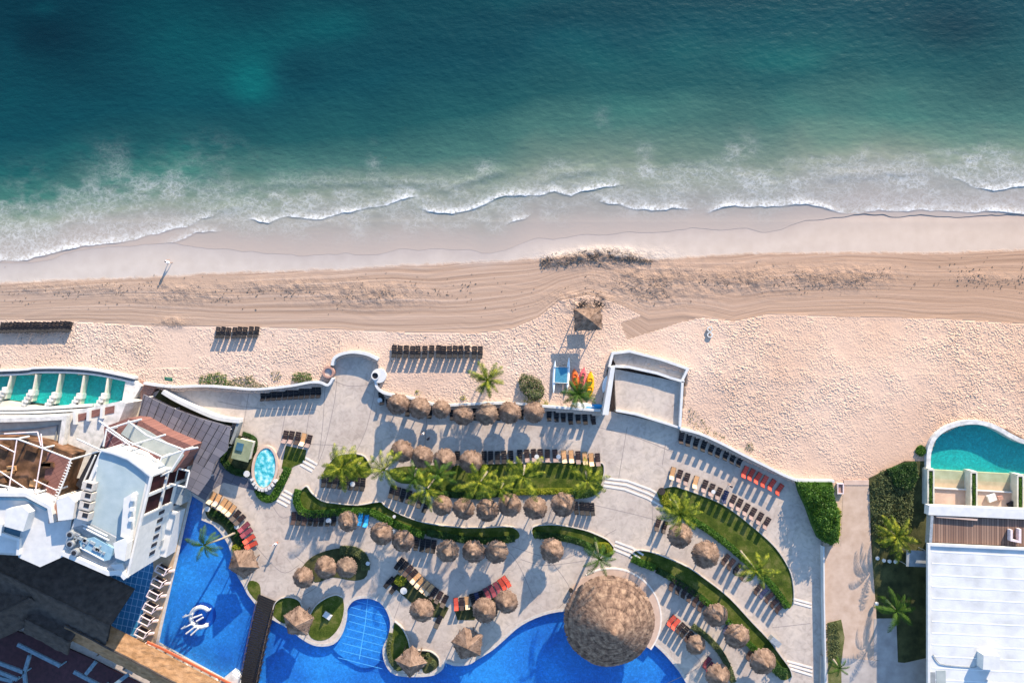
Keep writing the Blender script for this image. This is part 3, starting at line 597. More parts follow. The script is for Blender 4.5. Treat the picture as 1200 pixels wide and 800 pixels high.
# shallow steps with pale tile lines in the lobe
lobe = smooth_poly([(404, 722), (408, 708), (428, 697), (447, 702), (456, 714), (460, 732), (452, 752), (444, 776), (425, 782), (402, 770), (390, 758), (398, 745)])
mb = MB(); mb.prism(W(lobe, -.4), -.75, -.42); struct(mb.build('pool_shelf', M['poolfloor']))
M['tileline'] = noisy('pale_tile_line', (.10, .42, .75), (.16, .50, .80), 3, .5)
mb = MB()
for i in range(9):
    y = 705 + i * 8.2; a = (409 - max(0, i - 3) * 2.6, y - 3 + i * .3); b_ = (452 - max(0, i - 6) * 1.5, y + 8 + i * .6)
    mb.ribbon(W([a, b_], -.4), .07, -.42, -.412)
mb.ribbon(W([(431, 700), (428, 730), (421, 772)], -.4), .09, -.42, -.408)
for i in range(4): mb.ribbon(W([(521 + i * 5, 770 + i * 1.0), (523 + i * 6, 781 - i)], -.2), .06, -.3, -.2)
struct(mb.build('pool_step_lines', M['tileline']))
# blue tiled terrace beside the tower
mb = MB(); mb.poly([(*P(a, b, .01), .01) for a, b in ((120, 640), (178, 640), (180, 668), (158, 757), (118, 742))]); struct(mb.build('tiled_terrace', M['bluetile']))
mb = MB(); mb.poly([(*P(a, b, .008), .008) for a, b in ((178, 640), (210, 585), (223, 579), (199, 680), (183, 754), (158, 757), (176, 690))]); M['tanpath'] = noisy('tan_paving', (.34, .24, .15), (.44, .33, .22), 1.5, .85, detail=6); struct(mb.build('poolside_path', M['tanpath']))

# round terrace ring by the big palapa and steps
def arc(cx, cy, r, a0, a1, n=24): return [(cx + r * math.cos(R(a0 + (a1 - a0) * i / n)), cy - r * math.sin(R(a0 + (a1 - a0) * i / n))) for i in range(n + 1)]
M['pinkpave'] = noisy('pinkish_round_terrace', (.46, .33, .26), (.54, .40, .32), 1.2, .85, .01, 6, detail=8)
ringo = arc(716, 724, 58, -38, 150, 40); mb = MB(); mb.prism(W(ringo + [(690, 724), (716, 730)]), .0, .16); struct(mb.build('round_terrace', M['pinkpave']))
M['nosing'] = noisy('pale_step_nosing', (.60, .55, .50), (.70, .66, .60), 2, .8)
mb = MB(); mb.ribbon(W(arc(716, 724, 58.5, -38, 120, 40)), .22, .0, .18); struct(mb.build('terrace_edge', M['nosing']))
def steps(name, lines, w=.28):
    m_ = MB()
    for i, l in enumerate(lines): m_.ribbon(W(l), w, 0, .05 + .0 * i)
    struct(m_.build(name, M['nosing']))
steps('steps', [[(709, 560), (735, 563), (762, 573), (786, 586)], [(708, 564.5), (734, 568), (760, 578), (782, 590)], [(707, 569), (732, 573), (758, 583), (776, 593)]])
steps('steps', [[(721, 634), (742, 642), (754, 650)], [(720, 638.5), (740, 646.5), (750, 654)], [(719, 643), (738, 651), (747, 658)]])
steps('steps', [[(929, 701), (951, 707)], [(929, 705), (951, 711)]])
steps('steps', [[(922, 774), (952, 782)], [(924, 778.5), (952, 786.5)], [(926, 783), (952, 791)]])
steps('steps', [[(324, 586), (337, 593)], [(327, 582), (340, 589)], [(330, 578), (343, 585)], [(333, 574), (346, 581)]])
steps('steps', [[(352, 544), (366, 552)], [(355, 540), (369, 548)], [(358, 536), (372, 544)]])
# paving control joints
mb = MB()
for l in ([(381, 452), (378, 500), (373, 538)], [(292, 458), (285, 500)], [(336, 474), (330, 510)], [(364, 474), (357, 520)], [(318, 590), (330, 606), (345, 602)], [(500, 490), (498, 520)], [(735, 500), (725, 560)], [(780, 520), (776, 545)], [(668, 610), (664, 640)], [(765, 590), (764, 640)], [(600, 640), (655, 655), (690, 640)], [(672, 720), (700, 640), (722, 620)], [(820, 680), (845, 700)], [(345, 650), (375, 680), (350, 700)], [(782, 800), (820, 780), (812, 765)], [(395, 440), (392, 470), (381, 520), (372, 545)], [(440, 455), (430, 500), (418, 528)], [(391, 446), (408, 452), (430, 451), (440, 446)], [(560, 625), (600, 650), (625, 700)], [(640, 650), (668, 690), (655, 712)], [(352, 520), (398, 522), (408, 528)], [(480, 655), (470, 700), (462, 724)], [(700, 500), (745, 512), (790, 530)], [(690, 590), (750, 604), (770, 610)], [(610, 655), (640, 662), (690, 656)], [(905, 735), (950, 730)], [(300, 640), (330, 670), (350, 662)], [(255, 470), (300, 478), (370, 480)]):
    mb.ribbon(W(smooth_poly(l, False, 6)), .09, .001, .004)
M['joint'] = noisy('joint_line', (.22, .19, .18), (.30, .26, .24), 3, .9); struct(mb.build('paving_joints', M['joint']))
# right side path, slab and yards
mb = MB(); mb.poly([(*P(a, b, .50), .50) for a, b in ((989, 562), (1018, 562), (1021, 640), (1027, 720), (1030, 900), (964, 900), (966, 640), (985, 640))]); struct(mb.build('sandy_path', M['path']))
mb = MB(); mb.prism(W([(962, 768), (1060, 776), (1087, 770), (1087, 900), (960, 900)], .45), -.5, .53); mb.prism(W([(1024, 724), (1050, 724), (1052, 778), (1024, 772)], .45), -.5, .536); M['bluepave'] = noisy('worn_grey_paving', (.30, .27, .25), (.42, .38, .35), .8, .85, .01, 6, detail=8); struct(mb.build('paved_yard', M['bluepave']))
mb = MB(); mb.poly([(*P(a, b, .49), .49) for a, b in ((1018, 560), (1060, 540), (1087, 540), (1087, 900), (1030, 900), (1022, 640))]); struct(mb.build('garden_soil', M['soil']))

mb = MB(); mb.poly([(*P(a, b, .475), .475) for a, b in ((964, 570), (992, 570), (992, 900), (964, 900))]); M['strip'] = noisy('coarse_sand_strip', (.40, .29, .20), (.52, .39, .29), 1.1, .95, .04, 6, detail=8); struct(mb.build('sand_strip', M['strip']))

# ------------------------------------------------------------------ WALLS
def wall(name, label, pts, h, w=.34, z0=-.6, sub=4, closed=False, smooth=True, mat='white', cat='wall', group=None):
    q = smooth_poly(pts, closed, sub) if smooth else pts
    m_ = MB(); m_.ribbon(W(q, h), w, z0, h, closed); o = m_.build(name, M[mat]); return tag(o, label, cat, group)
wall('retaining_wall', 'long white curved beach wall with dune plants behind the grey slatted roof', [(168, 449), (200, 453), (240, 452), (270, 454), (300, 456), (340, 452), (362, 448), (375, 448), (384, 451), (390, 443)], 1.2)
wall('retaining_wall', 'white rounded alcove wall bulging onto the sand between two round planters', [(389, 428), (392, 419), (402, 414), (415, 412.5), (430, 415), (443, 421)], 1.3, .4)
wall('retaining_wall', 'white wavy beach wall behind the top row of thatched umbrellas', [(440, 446), (442, 454), (452, 461), (480, 466), (505, 473), (520, 475), (560, 473), (600, 472.5), (640, 476), (704, 481)], 1.15)
wall('retaining_wall', 'white beach wall sloping down to the right behind the red loungers', [(797, 502), (820, 508), (845, 519), (870, 532), (900, 547), (920, 557), (935, 563)], 1.25)
wall('retaining_wall', 'short straight white wall above the tall square hedge', [(935, 563), (978, 564)], 1.3, smooth=False)
wall('boundary_wall', 'long straight thin white wall beside the sandy strip on the right', [(965.5, 640), (966, 700), (968, 800), (969, 860)], 1.1, .18, z0=-.5, smooth=False)
# beach-front white platform
t = thing('beach_platform', 'white walled raised square platform jutting onto the sand', 'platform', (*P(758, 455), 0), absolute=True)
mb = MB(); mb.prism(W([(720, 432), (800, 448), (797, 500), (722, 482)], .55), -.7, .55); mb.build('floor', M['deck'], t)
mb = MB(); mb.prism(W([(716, 414), (738, 411), (806, 431), (799, 446), (722, 428)], .50), -.7, .38); mb.build('lower_floor', M['deck'], t)
mb = MB(); mb.ribbon(W([(714, 430), (718, 414), (738, 411.5), (775, 421), (806, 432), (800, 445)], 1.1), .35, -.5, 1.1); mb.build('outer_wall', M['white'], t)
mb = MB(); mb.ribbon(W([(721, 429), (738, 430), (770, 437), (787, 443), (802, 447)], 1.3), .38, 0, 1.3); mb.build('inner_wall', M['white'], t)
mb = MB(); mb.ribbon(W([(800, 447), (797, 500)], 1.3), .34, -.5, 1.3); mb.build('side_wall', M['white'], t)
mb = MB(); mb.ribbon(W([(722, 481), (745, 485), (797, 501)], 1.15), .30, -.5, 1.15); mb.build('rear_wall', M['white'], t)
mb = MB(); mb.prism(W([(716, 430), (721, 428.5), (713, 486), (706, 486)], 2.8), -.5, 2.8); mb.build('tall_wall', M['white'], t)

# ------------------------------------------------------------------ LEAVES
def leaf_arrays(pos, size, rng_, up=.4, aspect=.5):
    n = len(pos); d = rng_.normal(size=(n, 3)); d /= np.linalg.norm(d, axis=1)[:, None]
    nrm = rng_.normal(size=(n, 3)); nrm[:, 2] = np.abs(nrm[:, 2]) + up; nrm /= np.linalg.norm(nrm, axis=1)[:, None]
    a = np.cross(d, nrm); a /= np.linalg.norm(a, axis=1)[:, None]; b = np.cross(nrm, a)
    s = (size * rng_.uniform(.6, 1.4, n))[:, None]
    v = np.stack([pos - a * s * .5, pos + b * s * aspect * .5, pos + a * s * .5, pos - b * s * aspect * .5], 1).reshape(-1, 3)
    return v, np.arange(n * 4).reshape(n, 4)
def foliage(name, poly_px, z0, h, mat, dens=60, size=.26, label=None, cat=None, group=None, parent=None, edge=.5, kind=None, zp=None, seed=None, lump=.5, pad=0.0, core=True):
    poly = W(poly_px, zp if zp is not None else z0 + h * .7); r_ = np.random.default_rng(seed if seed is not None else int(abs(poly[0][0] * 97 + poly[0][1] * 31)) + 5)
    P_ = np.array(poly); x0, y0 = P_.min(0) - pad; x1, y1 = P_.max(0) + pad; n = int((x1 - x0) * (y1 - y0) * dens)
    q = r_.uniform((x0, y0), (x1, y1), (n, 2)); q = q[in_poly(q[:, 0], q[:, 1], poly)]
    # distance to the outline
    dmin = np.full(len(q), 1e9)
    for i in range(len(P_)):
        a = P_[i]; b = P_[(i + 1) % len(P_)]; ab = b - a; tt = np.clip(((q - a) @ ab) / (ab @ ab + 1e-9), 0, 1); dmin = np.minimum(dmin, np.linalg.norm(q - a - tt[:, None] * ab, axis=1))
    top = h * (1 - np.exp(-dmin / (edge * .5 + 1e-6)) * .55) * (1 - lump + 2 * lump * vnoise(q[:, 0], q[:, 1], .9, 12, 3))
    z = z0 + top * (1 - .45 * r_.random(len(q)) ** 2)
    pos = np.column_stack([q + r_.normal(size=q.shape) * .06, z]); v, f = leaf_arrays(pos, size, r_)
    verts = [tuple(a) for a in v]; faces = [tuple(a) for a in f]
    if core:
        m_ = MB(); c = P_.mean(0); m_.prism([tuple(p) for p in P_], z0 - .05, z0 + h * .42); k = len(verts); verts += m_.v; faces += [tuple(i + k for i in ff) for ff in m_.f]
    off = (P_.mean(0)[0], P_.mean(0)[1], z0)
    if parent is not None: off = parent.location
    verts = [(a[0] - off[0], a[1] - off[1], a[2] - off[2]) for a in verts]
    o = new_mesh_obj(name, verts, faces, mat)
    if parent is not None: o.parent = parent
    else: o.location = off
    return tag(o, label, cat, group, kind)
def strip_poly(line, w):
    s_ = smooth_poly(line, False, 4); L = []; Rr = []
    for i in range(len(s_)):
        a = np.array(s_[max(i - 1, 0)]); c = np.array(s_[min(i + 1, len(s_) - 1)]); d = c - a; d = d / (np.linalg.norm(d) + 1e-9); nn_ = np.array([-d[1], d[0]]) * w / 2; p_ = np.array(s_[i]); L.append(tuple(p_ + nn_)); Rr.append(tuple(p_ - nn_))
    return L + Rr[::-1]
def blob(cx, cy, rx, ry, n=14, j=.18, seed=0):
    r_ = random.Random(seed + int(cx * 7 + cy)); return [(cx + rx * math.cos(2 * math.pi * i / n) * (1 + r_.uniform(-j, j)), cy + ry * math.sin(2 * math.pi * i / n) * (1 + r_.uniform(-j, j))) for i in range(n)]

# ------------------------------------------------------------------ LAWNS with kerbs
def lawn(pts, label, mat='lawn', kerbpts=None, kh=.26, smooth=True, z=.03, cat='lawn'):
    q = smooth_poly(pts, True, 3) if smooth else pts
    m_ = MB(); m_.prism(W(q), -.02, z); o = m_.build('lawn', M[mat]); tag(o, label, cat); o['kind'] = 'stuff'
    if kerbpts:
        m_ = MB(); m_.ribbon(W(smooth_poly(kerbpts, False, 3)), .13, -.01, kh); tag(m_.build('garden_kerb', M['kerb']), 'low pale kerb along ' + label, 'kerb')
L1 = [(458, 558), (462, 548), (500, 545), (530, 545), (600, 543), (650, 541.5), (700, 541), (707, 550), (705, 566), (690, 574), (640, 576), (600, 580), (560, 582), (520, 580), (495, 568), (470, 566)]
lawn(L1, 'the long green lawn under the middle row of palms', kerbpts=[(545, 544), (600, 542), (650, 541), (700, 541), (708, 548), (706, 562)], kh=.16)
lawn([(380, 556), (384, 545), (394, 534), (412, 531), (427, 534), (434, 545), (432, 558), (405, 562)], 'the small lawn patch left of the palms with white path', kerbpts=[(384, 545), (394, 534), (412, 531), (427, 534), (434, 545)], kh=.2)
lawn([(360, 570), (366, 578), (378, 587), (395, 590), (420, 592), (445, 588), (452, 593), (470, 603), (500, 613), (540, 618), (570, 618), (597, 617), (606, 621), (608, 630), (590, 634), (560, 634), (520, 630), (480, 620), (455, 604), (430, 598), (400, 597), (370, 597), (352, 598), (347, 588), (352, 576)], 'the long snaking green strip above the umbrellas with blue towels',
     kerbpts=[(355, 572), (360, 569), (366, 577), (378, 586), (395, 589), (420, 591), (445, 587), (452, 592), (470, 602), (500, 612), (540, 617), (570, 617), (597, 616), (606, 620)], kh=.34)
lawn([(624, 617), (640, 615), (660, 616), (684, 621), (700, 627), (712, 633), (719, 641), (716, 652), (706, 650), (690, 640), (670, 634), (645, 630), (625, 628)], 'the short green strip right of the plaza centre umbrella', kerbpts=[(624, 628), (624, 617), (640, 614), (660, 615), (684, 620), (700, 626), (712, 632), (719, 640)], kh=.3)
lawn([(774, 584), (778, 572), (790, 570), (800, 573), (815, 578), (840, 588), (860, 600), (885, 620), (905, 638), (918, 655), (926, 672), (929, 690), (929, 706), (922, 712), (905, 688), (880, 663), (850, 637), (820, 617), (790, 602), (776, 592)], 'the large fan shaped lawn on the right', kerbpts=[(778, 571), (790, 569), (800, 572), (815, 577), (840, 587), (860, 599), (885, 619), (905, 637), (918, 654), (927, 672), (930, 690), (930, 706)], kh=.18)
lawn([(740, 652), (745, 645), (760, 646), (780, 653), (805, 664), (830, 681), (855, 701), (880, 728), (900, 749), (915, 769), (925, 783), (928, 792), (915, 796), (902, 778), (880, 755), (850, 722), (820, 697), (790, 678), (760, 663)], 'the long diagonal green strip at lower right', kerbpts=[(740, 648), (745, 644), (760, 645), (780, 652), (805, 663), (830, 680), (855, 700), (880, 727), (900, 748), (915, 768), (925, 782), (928, 792)], kh=.34)
lawn([(242, 592), (255, 598), (268, 608), (282, 622), (288, 638), (290, 652), (277, 652), (272, 634), (260, 616), (243, 606)], 'the dark planted arc between pool and tan loungers', 'soil', cat='planting bed')
lawn([(274, 507), (300, 518), (298, 548), (292, 556), (275, 550), (260, 541), (264, 525)], 'the dark bed around the olive roofed hut', 'soil', smooth=False, cat='planting bed')
lawn([(335, 522), (359, 527), (357, 541), (345, 546), (336, 552), (330, 548)], 'the dark grass patch beside the oval hot tub', smooth=False)
lawn([(354, 668), (362, 655), (376, 647), (397, 642), (418, 643), (430, 650), (430, 674), (415, 680), (390, 676), (370, 682)], 'the dark bed behind the three lower left umbrellas', 'soil', cat='planting bed')
lawn([(394, 697), (401, 699), (403, 714), (398, 733), (386, 747), (372, 750), (362, 743), (361, 724), (370, 709), (382, 700)], 'the oval pool peninsula holding a white slab', kerbpts=[(361, 724), (370, 709), (382, 700), (394, 696), (402, 699)], kh=.3)
lawn([(322, 708), (330, 701), (342, 700), (351, 705), (354, 716), (346, 727), (332, 730), (320, 720)], 'the small bed at the foot of the bridge', kerbpts=[(320, 718), (322, 707), (330, 700), (342, 699), (352, 704), (355, 716)])
lawn([(463, 728), (472, 736), (478, 750), (480, 764), (476, 780), (466, 786), (456, 775), (455, 760), (460, 744)], 'the pointed poolside bed left of the square palapa', kerbpts=[(463, 727), (472, 735), (479, 750), (481, 764)], kh=.4)
lawn([(490, 762), (504, 763), (513, 770), (514, 779), (506, 786), (496, 787)], 'the rounded pot bed right of the square palapa', 'soil', kerbpts=[(490, 761), (504, 762), (514, 770), (515, 780)], cat='planting bed')
lawn([(293, 680), (304, 684), (305, 700), (300, 703), (290, 690)], 'the narrow bed between palapa and bridge')
lawn([(968, 728), (984, 724), (988, 745), (984, 775), (986, 900), (970, 900)], 'the dry grass strip beside the sandy path', 'lawnolive', z=.54, smooth=False)
lawn([(455, 682), (466, 672), (505, 700), (526, 712), (520, 724), (500, 722)], 'the dark bed below the double lounger arc', 'soil', smooth=False, cat='planting bed')
lawn([(532, 712), (552, 710), (560, 716), (556, 726), (536, 726)], 'the dark bed below the purple towels', 'soil', smooth=False, cat='planting bed')

# ------------------------------------------------------------------ HEDGES
def hedge(line, w, h, mat, label, dens=75, size=.24, **kw): return foliage('hedge', strip_poly(line, w), .03, h, M[mat], dens, size, label, 'hedge', **kw)
hedge([(349, 574), (347, 588), (356, 601), (380, 602), (410, 599), (435, 601), (455, 611), (475, 620), (497, 628)], 8.5, .75, 'leafbright', 'bright clipped hedge curving beside the blue covered loungers')
hedge([(500, 624), (540, 632), (575, 634), (603, 631)], 8, .7, 'leafdark', 'dark green hedge behind the central trio of umbrellas')
hedge([(626, 627), (650, 629), (675, 634), (697, 643)], 7.5, .7, 'leafdark', 'short green hedge arcing above the lone central umbrella')
hedge([(700, 640), (712, 640), (716, 650)], 7, .7, 'leafyel', 'yellow green shrub knot at the palm beside the round terrace')
hedge([(741, 655), (752, 660), (768, 666)], 8, .8, 'leafbright', 'short vivid green hedge at the upper end of the diagonal strip')
hedge([(770, 668), (790, 679), (820, 699)], 7, .6, 'leafdark', 'dark low hedge behind six black loungers')
hedge([(820, 699), (845, 720), (870, 747), (900, 775)], 7, .75, 'leafbright', 'bright hedge running behind three lower right umbrellas')
hedge([(905, 778), (915, 788), (923, 790)], 12, .9, 'leafdark', 'round dark bush at the low tip of the diagonal strip')
hedge([(812, 734), (830, 748), (845, 765), (854, 782), (860, 800)], 7, .7, 'leafolive', 'thin olive hedge curving off the bottom edge')
hedge([(782, 594), (805, 606), (830, 621), (855, 640), (880, 662), (905, 686), (924, 712)], 8, .75, 'leafbright', 'long hedge along the lower side of the fan lawn')
hedge([(776, 576), (782, 590), (800, 600), (812, 612)], 11, .5, 'leafyel', 'yellow green bushes under the palm at the fan lawn tip')
hedge([(500, 577), (530, 580), (560, 581), (600, 577)], 7, .7, 'leafdark', 'mixed green hedge behind the left half of the six umbrellas')
hedge([(600, 577), (640, 576), (672, 576)], 7, .7, 'leafyel', 'yellow flowering hedge behind the right half of six umbrellas')
hedge([(672, 580), (692, 578), (704, 568)], 9, .8, 'leafdark', 'green hedge corner above four black loungers')
hedge([(301, 573), (308, 583), (318, 584), (326, 572), (334, 556), (337, 548)], 9, .6, 'leafbright', 'bright green hedge wrapping under the oval hot tub')
hedge([(268, 512), (261, 536), (272, 551), (292, 556)], 8, .5, 'leafdark', 'ragged dark hedge around the hut at left')
hedge([(284, 508), (298, 515), (297, 530)], 5, .5, 'leafdark', 'short hedge on the sea side of the olive hut')
hedge([(398, 645), (415, 646), (426, 655), (428, 668)], 10, .6, 'leafolive', 'olive shrubs right of the lower left umbrella trio')
hedge([(458, 742), (455, 760), (458, 774), (467, 785)], 5, .5, 'leafolive', 'thin hedge along the pool curve beside the square palapa')
hedge([(245, 600), (258, 606), (272, 620), (281, 640)], 7, .35, 'leafdark', 'low dark planting below the tan loungers by the pool')
foliage('hedge', [(937, 566), (978, 566), (980, 585), (985, 600), (985, 636), (976, 640), (963, 633), (956, 617), (949, 597), (941, 580)], .4, 2.9, M['leafbright'], 110, .3, 'tall broad glossy green hedge beside the sandy path', 'hedge', edge=.8, lump=.35)
foliage('hedge', [(976, 584), (987, 600), (986, 628), (979, 638), (977, 610)], .4, 1.7, M['leafyel'], 60, .26, 'yellow edged narrow shrub on the path side of the tall hedge', 'hedge')
foliage('shrub', [(1020, 585), (1022, 565), (1033, 552), (1055, 545), (1072, 541), (1078, 552), (1072, 575), (1071, 600), (1066, 625), (1048, 640), (1028, 636), (1022, 612)], .48, .6, M['leafolive'], 70, .28, 'wide olive shrub mass between sandy path and teal pool', 'shrub', edge=.8, lump=.8, core=False)
foliage('shrub', [(1040, 550), (1060, 543), (1074, 541), (1077, 560), (1068, 575), (1050, 570)], .9, .6, M['leafdark'], 70, .26, 'fresher green shrub at the top of the olive mass', 'shrub')
foliage('shrub', blob(1080, 528, 6, 6), .4, .6, M['leafbright'], 90, .24, 'small bright bush at the left rim of the round teal pool', 'shrub')
foliage('shrub', [(608, 446), (612, 438), (622, 440), (634, 446), (638, 456), (636, 466), (626, 470), (616, 464), (609, 456)], .4, 1.3, M['leafolive'], 200, .24, 'olive bush on sand between the yellow palm and the catamaran', 'shrub', lump=.9, core=False)
foliage('shrub', blob(469, 681, 7, 6), .1, .9, M['leafyel'], 120, .22, 'yellow bush between the two lounger arcs', 'shrub')
foliage('shrub', blob(579, 712, 6, 8), .1, 1.5, M['leafolive'], 120, .22, 'pale bush between two umbrellas near the pool', 'shrub')
foliage('shrub', blob(276, 643, 5, 5), .1, .6, M['leafyel'], 120, .2, 'tiny yellow bush at the pool edge above the pyramid palapa', 'shrub')
foliage('shrub', [(342, 446), (343, 438), (352, 436), (364, 438), (366, 448), (352, 449)], .4, .6, M['leafbright'], 160, .2, 'compact green bush against the beach wall left of the alcove', 'shrub', core=False)
foliage('shrub', blob(323, 440, 6, 6), .4, .3, M['leafolive'], 40, .2, 'sparse little dune plant left of the compact bush', 'shrub', core=False)
foliage('shrub', [(232, 450), (234, 440), (255, 436), (264, 438), (268, 448), (275, 452), (250, 453)], .4, .5, M['leafbright'], 90, .22, 'spreading green dune plants nearest the green sign', 'shrub', core=False)
foliage('shrub', [(262, 452), (270, 444), (284, 442), (296, 440), (300, 448), (318, 454), (290, 456)], .4, .4, M['leafolive'], 70, .22, 'thin grey green dune plants in the middle of the left wall', 'shrub', core=False)
foliage('shrub', blob(490, 460, 4, 3), .4, .3, M['leafyel'], 60, .2, 'small yellow weed on the sand above the second umbrella', 'shrub', core=False)
foliage('shrub', blob(543, 466, 4, 3), .4, .3, M['leafyel'], 60, .2, 'small yellow weed on the sand above the fourth umbrella', 'shrub', core=False)
foliage('shrub', [(808, 478), (812, 476), (830, 500), (850, 512), (848, 518), (822, 506), (806, 498)], .4, .3, M['leafolive'], 18, .22, 'scattered dry weeds along the wall right of the platform', 'shrub', core=False)
foliage('shrub', blob(879, 525, 5, 6), .4, .35, M['leafolive'], 45, .22, 'single dry weed on sand above the red loungers', 'shrub', core=False)
foliage('shrub', [(612, 470), (614, 465), (640, 468), (645, 473), (625, 474)], .4, .3, M['leafyel'], 60, .2, 'low weeds at the wall below the olive bush', 'shrub', core=False)
foliage('shrub', [(968, 730), (982, 728), (985, 760), (980, 775), (969, 770)], .5, .35, M['leafolive'], 60, .24, 'dry tufts along the thin white boundary wall', 'shrub', core=False)
for (x, y, rr, l) in ((498, 776, 3.2, 'left'), (507, 777, 3.2, 'right'), (501, 768, 2.6, 'upper')):
    foliage('shrub', blob(x, y, rr, rr), .1, .7, M['leafolive'], 200, .16, 'little round bush in the pot bed, the %s of three' % l, 'shrub', group='bushes in the pot bed')

# ------------------------------------------------------------------ PALMS
def frond(rng_, L, elev, az, V_, F_, wid=1.0, origin=(0, 0, 0)):
    n = 15; px_ = []; p = np.array(origin, float); e = elev
    for i in range(n + 1):
        px_.append(p.copy()); e -= R(rng_.uniform(5.5, 8.5)) ; p = p + np.array([math.cos(az) * math.cos(e), math.sin(az) * math.cos(e), math.sin(e)]) * L / n
    side = np.array([-math.sin(az), math.cos(az), 0])
    for i in range(n):
        a, b = px_[i], px_[i + 1]; w = .05 * (1 - i / n) + .015; k = len(V_)
        V_ += [tuple(a - side * w), tuple(a + side * w), tuple(b + side * w), tuple(b - side * w)]; F_.append((k, k + 1, k + 2, k + 3))
        if i < 2: continue
        fwd = (b - a) / np.linalg.norm(b - a); up = np.cross(fwd, side); up = up if up[2] > 0 else -up
        for h_ in (0, .5):
            q = a + (b - a) * h_; u = (i + h_) / n; ll = L * .195 * math.sin(math.pi * min(1, (u * .88 + .12))) ** .6 * wid * rng_.uniform(.8, 1.15)
            for s_ in (-1, 1):
                d = side * s_ * math.cos(R(38)) + fwd * math.sin(R(38)) - up * rng_.uniform(.15, .5); d /= np.linalg.norm(d)
                t_ = fwd * rng_.uniform(.028, .05) * L / 2.2
                m_ = q + d * ll * .5; tip = q + d * ll - np.array([0, 0, ll * .22]); k = len(V_)
                V_ += [tuple(q - t_ * .5), tuple(q + t_ * .5), tuple(m_ + t_ * .55), tuple(m_ - t_ * .55), tuple(tip)]
                F_ += [(k, k + 1, k + 2, k + 3), (k + 3, k + 2, k + 4)]
def palm(px, py, r_px, h, lean, mat, label, nf=15, seed=0, zb=.0, bs=None):
    rng_ = np.random.default_rng(seed + int(px * 3 + py)); top = PV(px, py, h); r = r_px * S * .98
    base = Vector((top.x + lean[0], top.y + lean[1], zb)) if bs is None else PV(bs[0], bs[1], zb)
    t_ = thing('palm_tree', label, 'palm tree', base)
    loc = top - base; pts = []
    for i in range(9):
        u = i / 8; pts.append((loc.x * u ** 1.5, loc.y * u ** 1.5, loc.z * u))
    m_ = MB(); m_.tube(pts, [.19 - .09 * (i / 8) + (.08 if i == 0 else 0) for i in range(9)], 9); m_.build('trunk', M['trunk'], t_, True)
    V_ = []; F_ = []
    for i in range(nf):
        az = 2 * math.pi * i / nf * 1.0 + rng_.uniform(-.25, .25); lay = i % 3
        el = R((66, 38, 14)[lay] + rng_.uniform(-8, 8)); frond(rng_, r * rng_.uniform(.95, 1.4) * (1.12, 1.08, 1)[lay], el, az, V_, F_, origin=tuple(loc))
    o = new_mesh_obj('crown', V_, F_, mat); o.parent = t_
    return t_
for i, a in enumerate([
 (401, 547, 25, 3.2, (.3, .3), 'palm', 'yellow green palm over the black loungers at the far left bed', 20),
 (418, 548, 17, 2.4, (-.2, .2), 'palm', 'smaller palm tucked right of the far left bed palm', 13),
 (450, 550, 24, 4.6, (.5, .6), 'palm', 'bright palm with pale fronds left of the second umbrella row'),
 (500, 573, 23, 4.8, (.9, .9), 'palm', 'palm with a curved pale trunk above the leftmost of six umbrellas'),
 (486, 560, 17, 3.4, (-.3, .5), 'palmdark', 'dark palm over the blue black lounger row'),
 (514, 556, 19, 3.6, (.3, .3), 'palmdark', 'dark palm just below the second umbrella of its row'),
 (562, 565, 25, 4.8, (.8, .5), 'palm', 'broad palm below the fourth umbrella of the second row'),
 (613, 558, 26, 5.2, (.3, .6), 'palm', 'spiky bright palm in the centre of the long lawn'),
 (586, 573, 16, 3.0, (.3, .1), 'palm', 'low yellow palm at the hedge below the long lawn'),
 (688, 563, 23, 3.4, (.2, .5), 'palm', 'yellow palm at the right end of the long lawn'),
 (797, 602, 23, 4.6, (.4, .6), 'palm', 'bushy palm at the upper left tip of the fan lawn', 18),
 (702, 655, 21, 5.0, (.2, .6), 'palmdark', 'dark palm between the short strip and the round terrace'),
 (886, 668, 23, 5.0, (-.3, .9), 'palm', 'sparse palm leaning on the lower edge of the fan lawn', 11),
 (678, 461, 18, 2.8, (.2, .1), 'palmdark', 'dark green palm beside the kayaks on the sand', 26),
 (571, 445, 20, 3.0, (.1, .2), 'palm', 'lone yellow palm on the sand right of the black lounger row', 20),
 (1050, 628, 25, 2.3, (.1, .3), 'palm', 'big leafy palm at the lower end of the olive shrubs', 17),
 (1050, 715, 24, 2.6, (-.2, .6), 'palmdark', 'palm in the shaded garden beside the white roof', 14),
 (983, 782, 12, 2.6, (.1, .3), 'palmdark', 'small palm near the foot of the thin boundary wall', 10)]):
    mt = M[a[5]]; palm(a[0], a[1], a[2], a[3] * (1.3 if a[1] > 500 and a[0] < 900 else 1.1), a[4], mt, a[6], a[7] if len(a) > 7 else 11, i * 13, zb=(.45 if a[0] in (679, 571, 1050, 983) else .0))
palm(240, 638, 19, 6.2, (0, 0), M['palmdark'], 'palm leaning out over the blue pool with a pale curved trunk', 13, 500, bs=(275, 624))

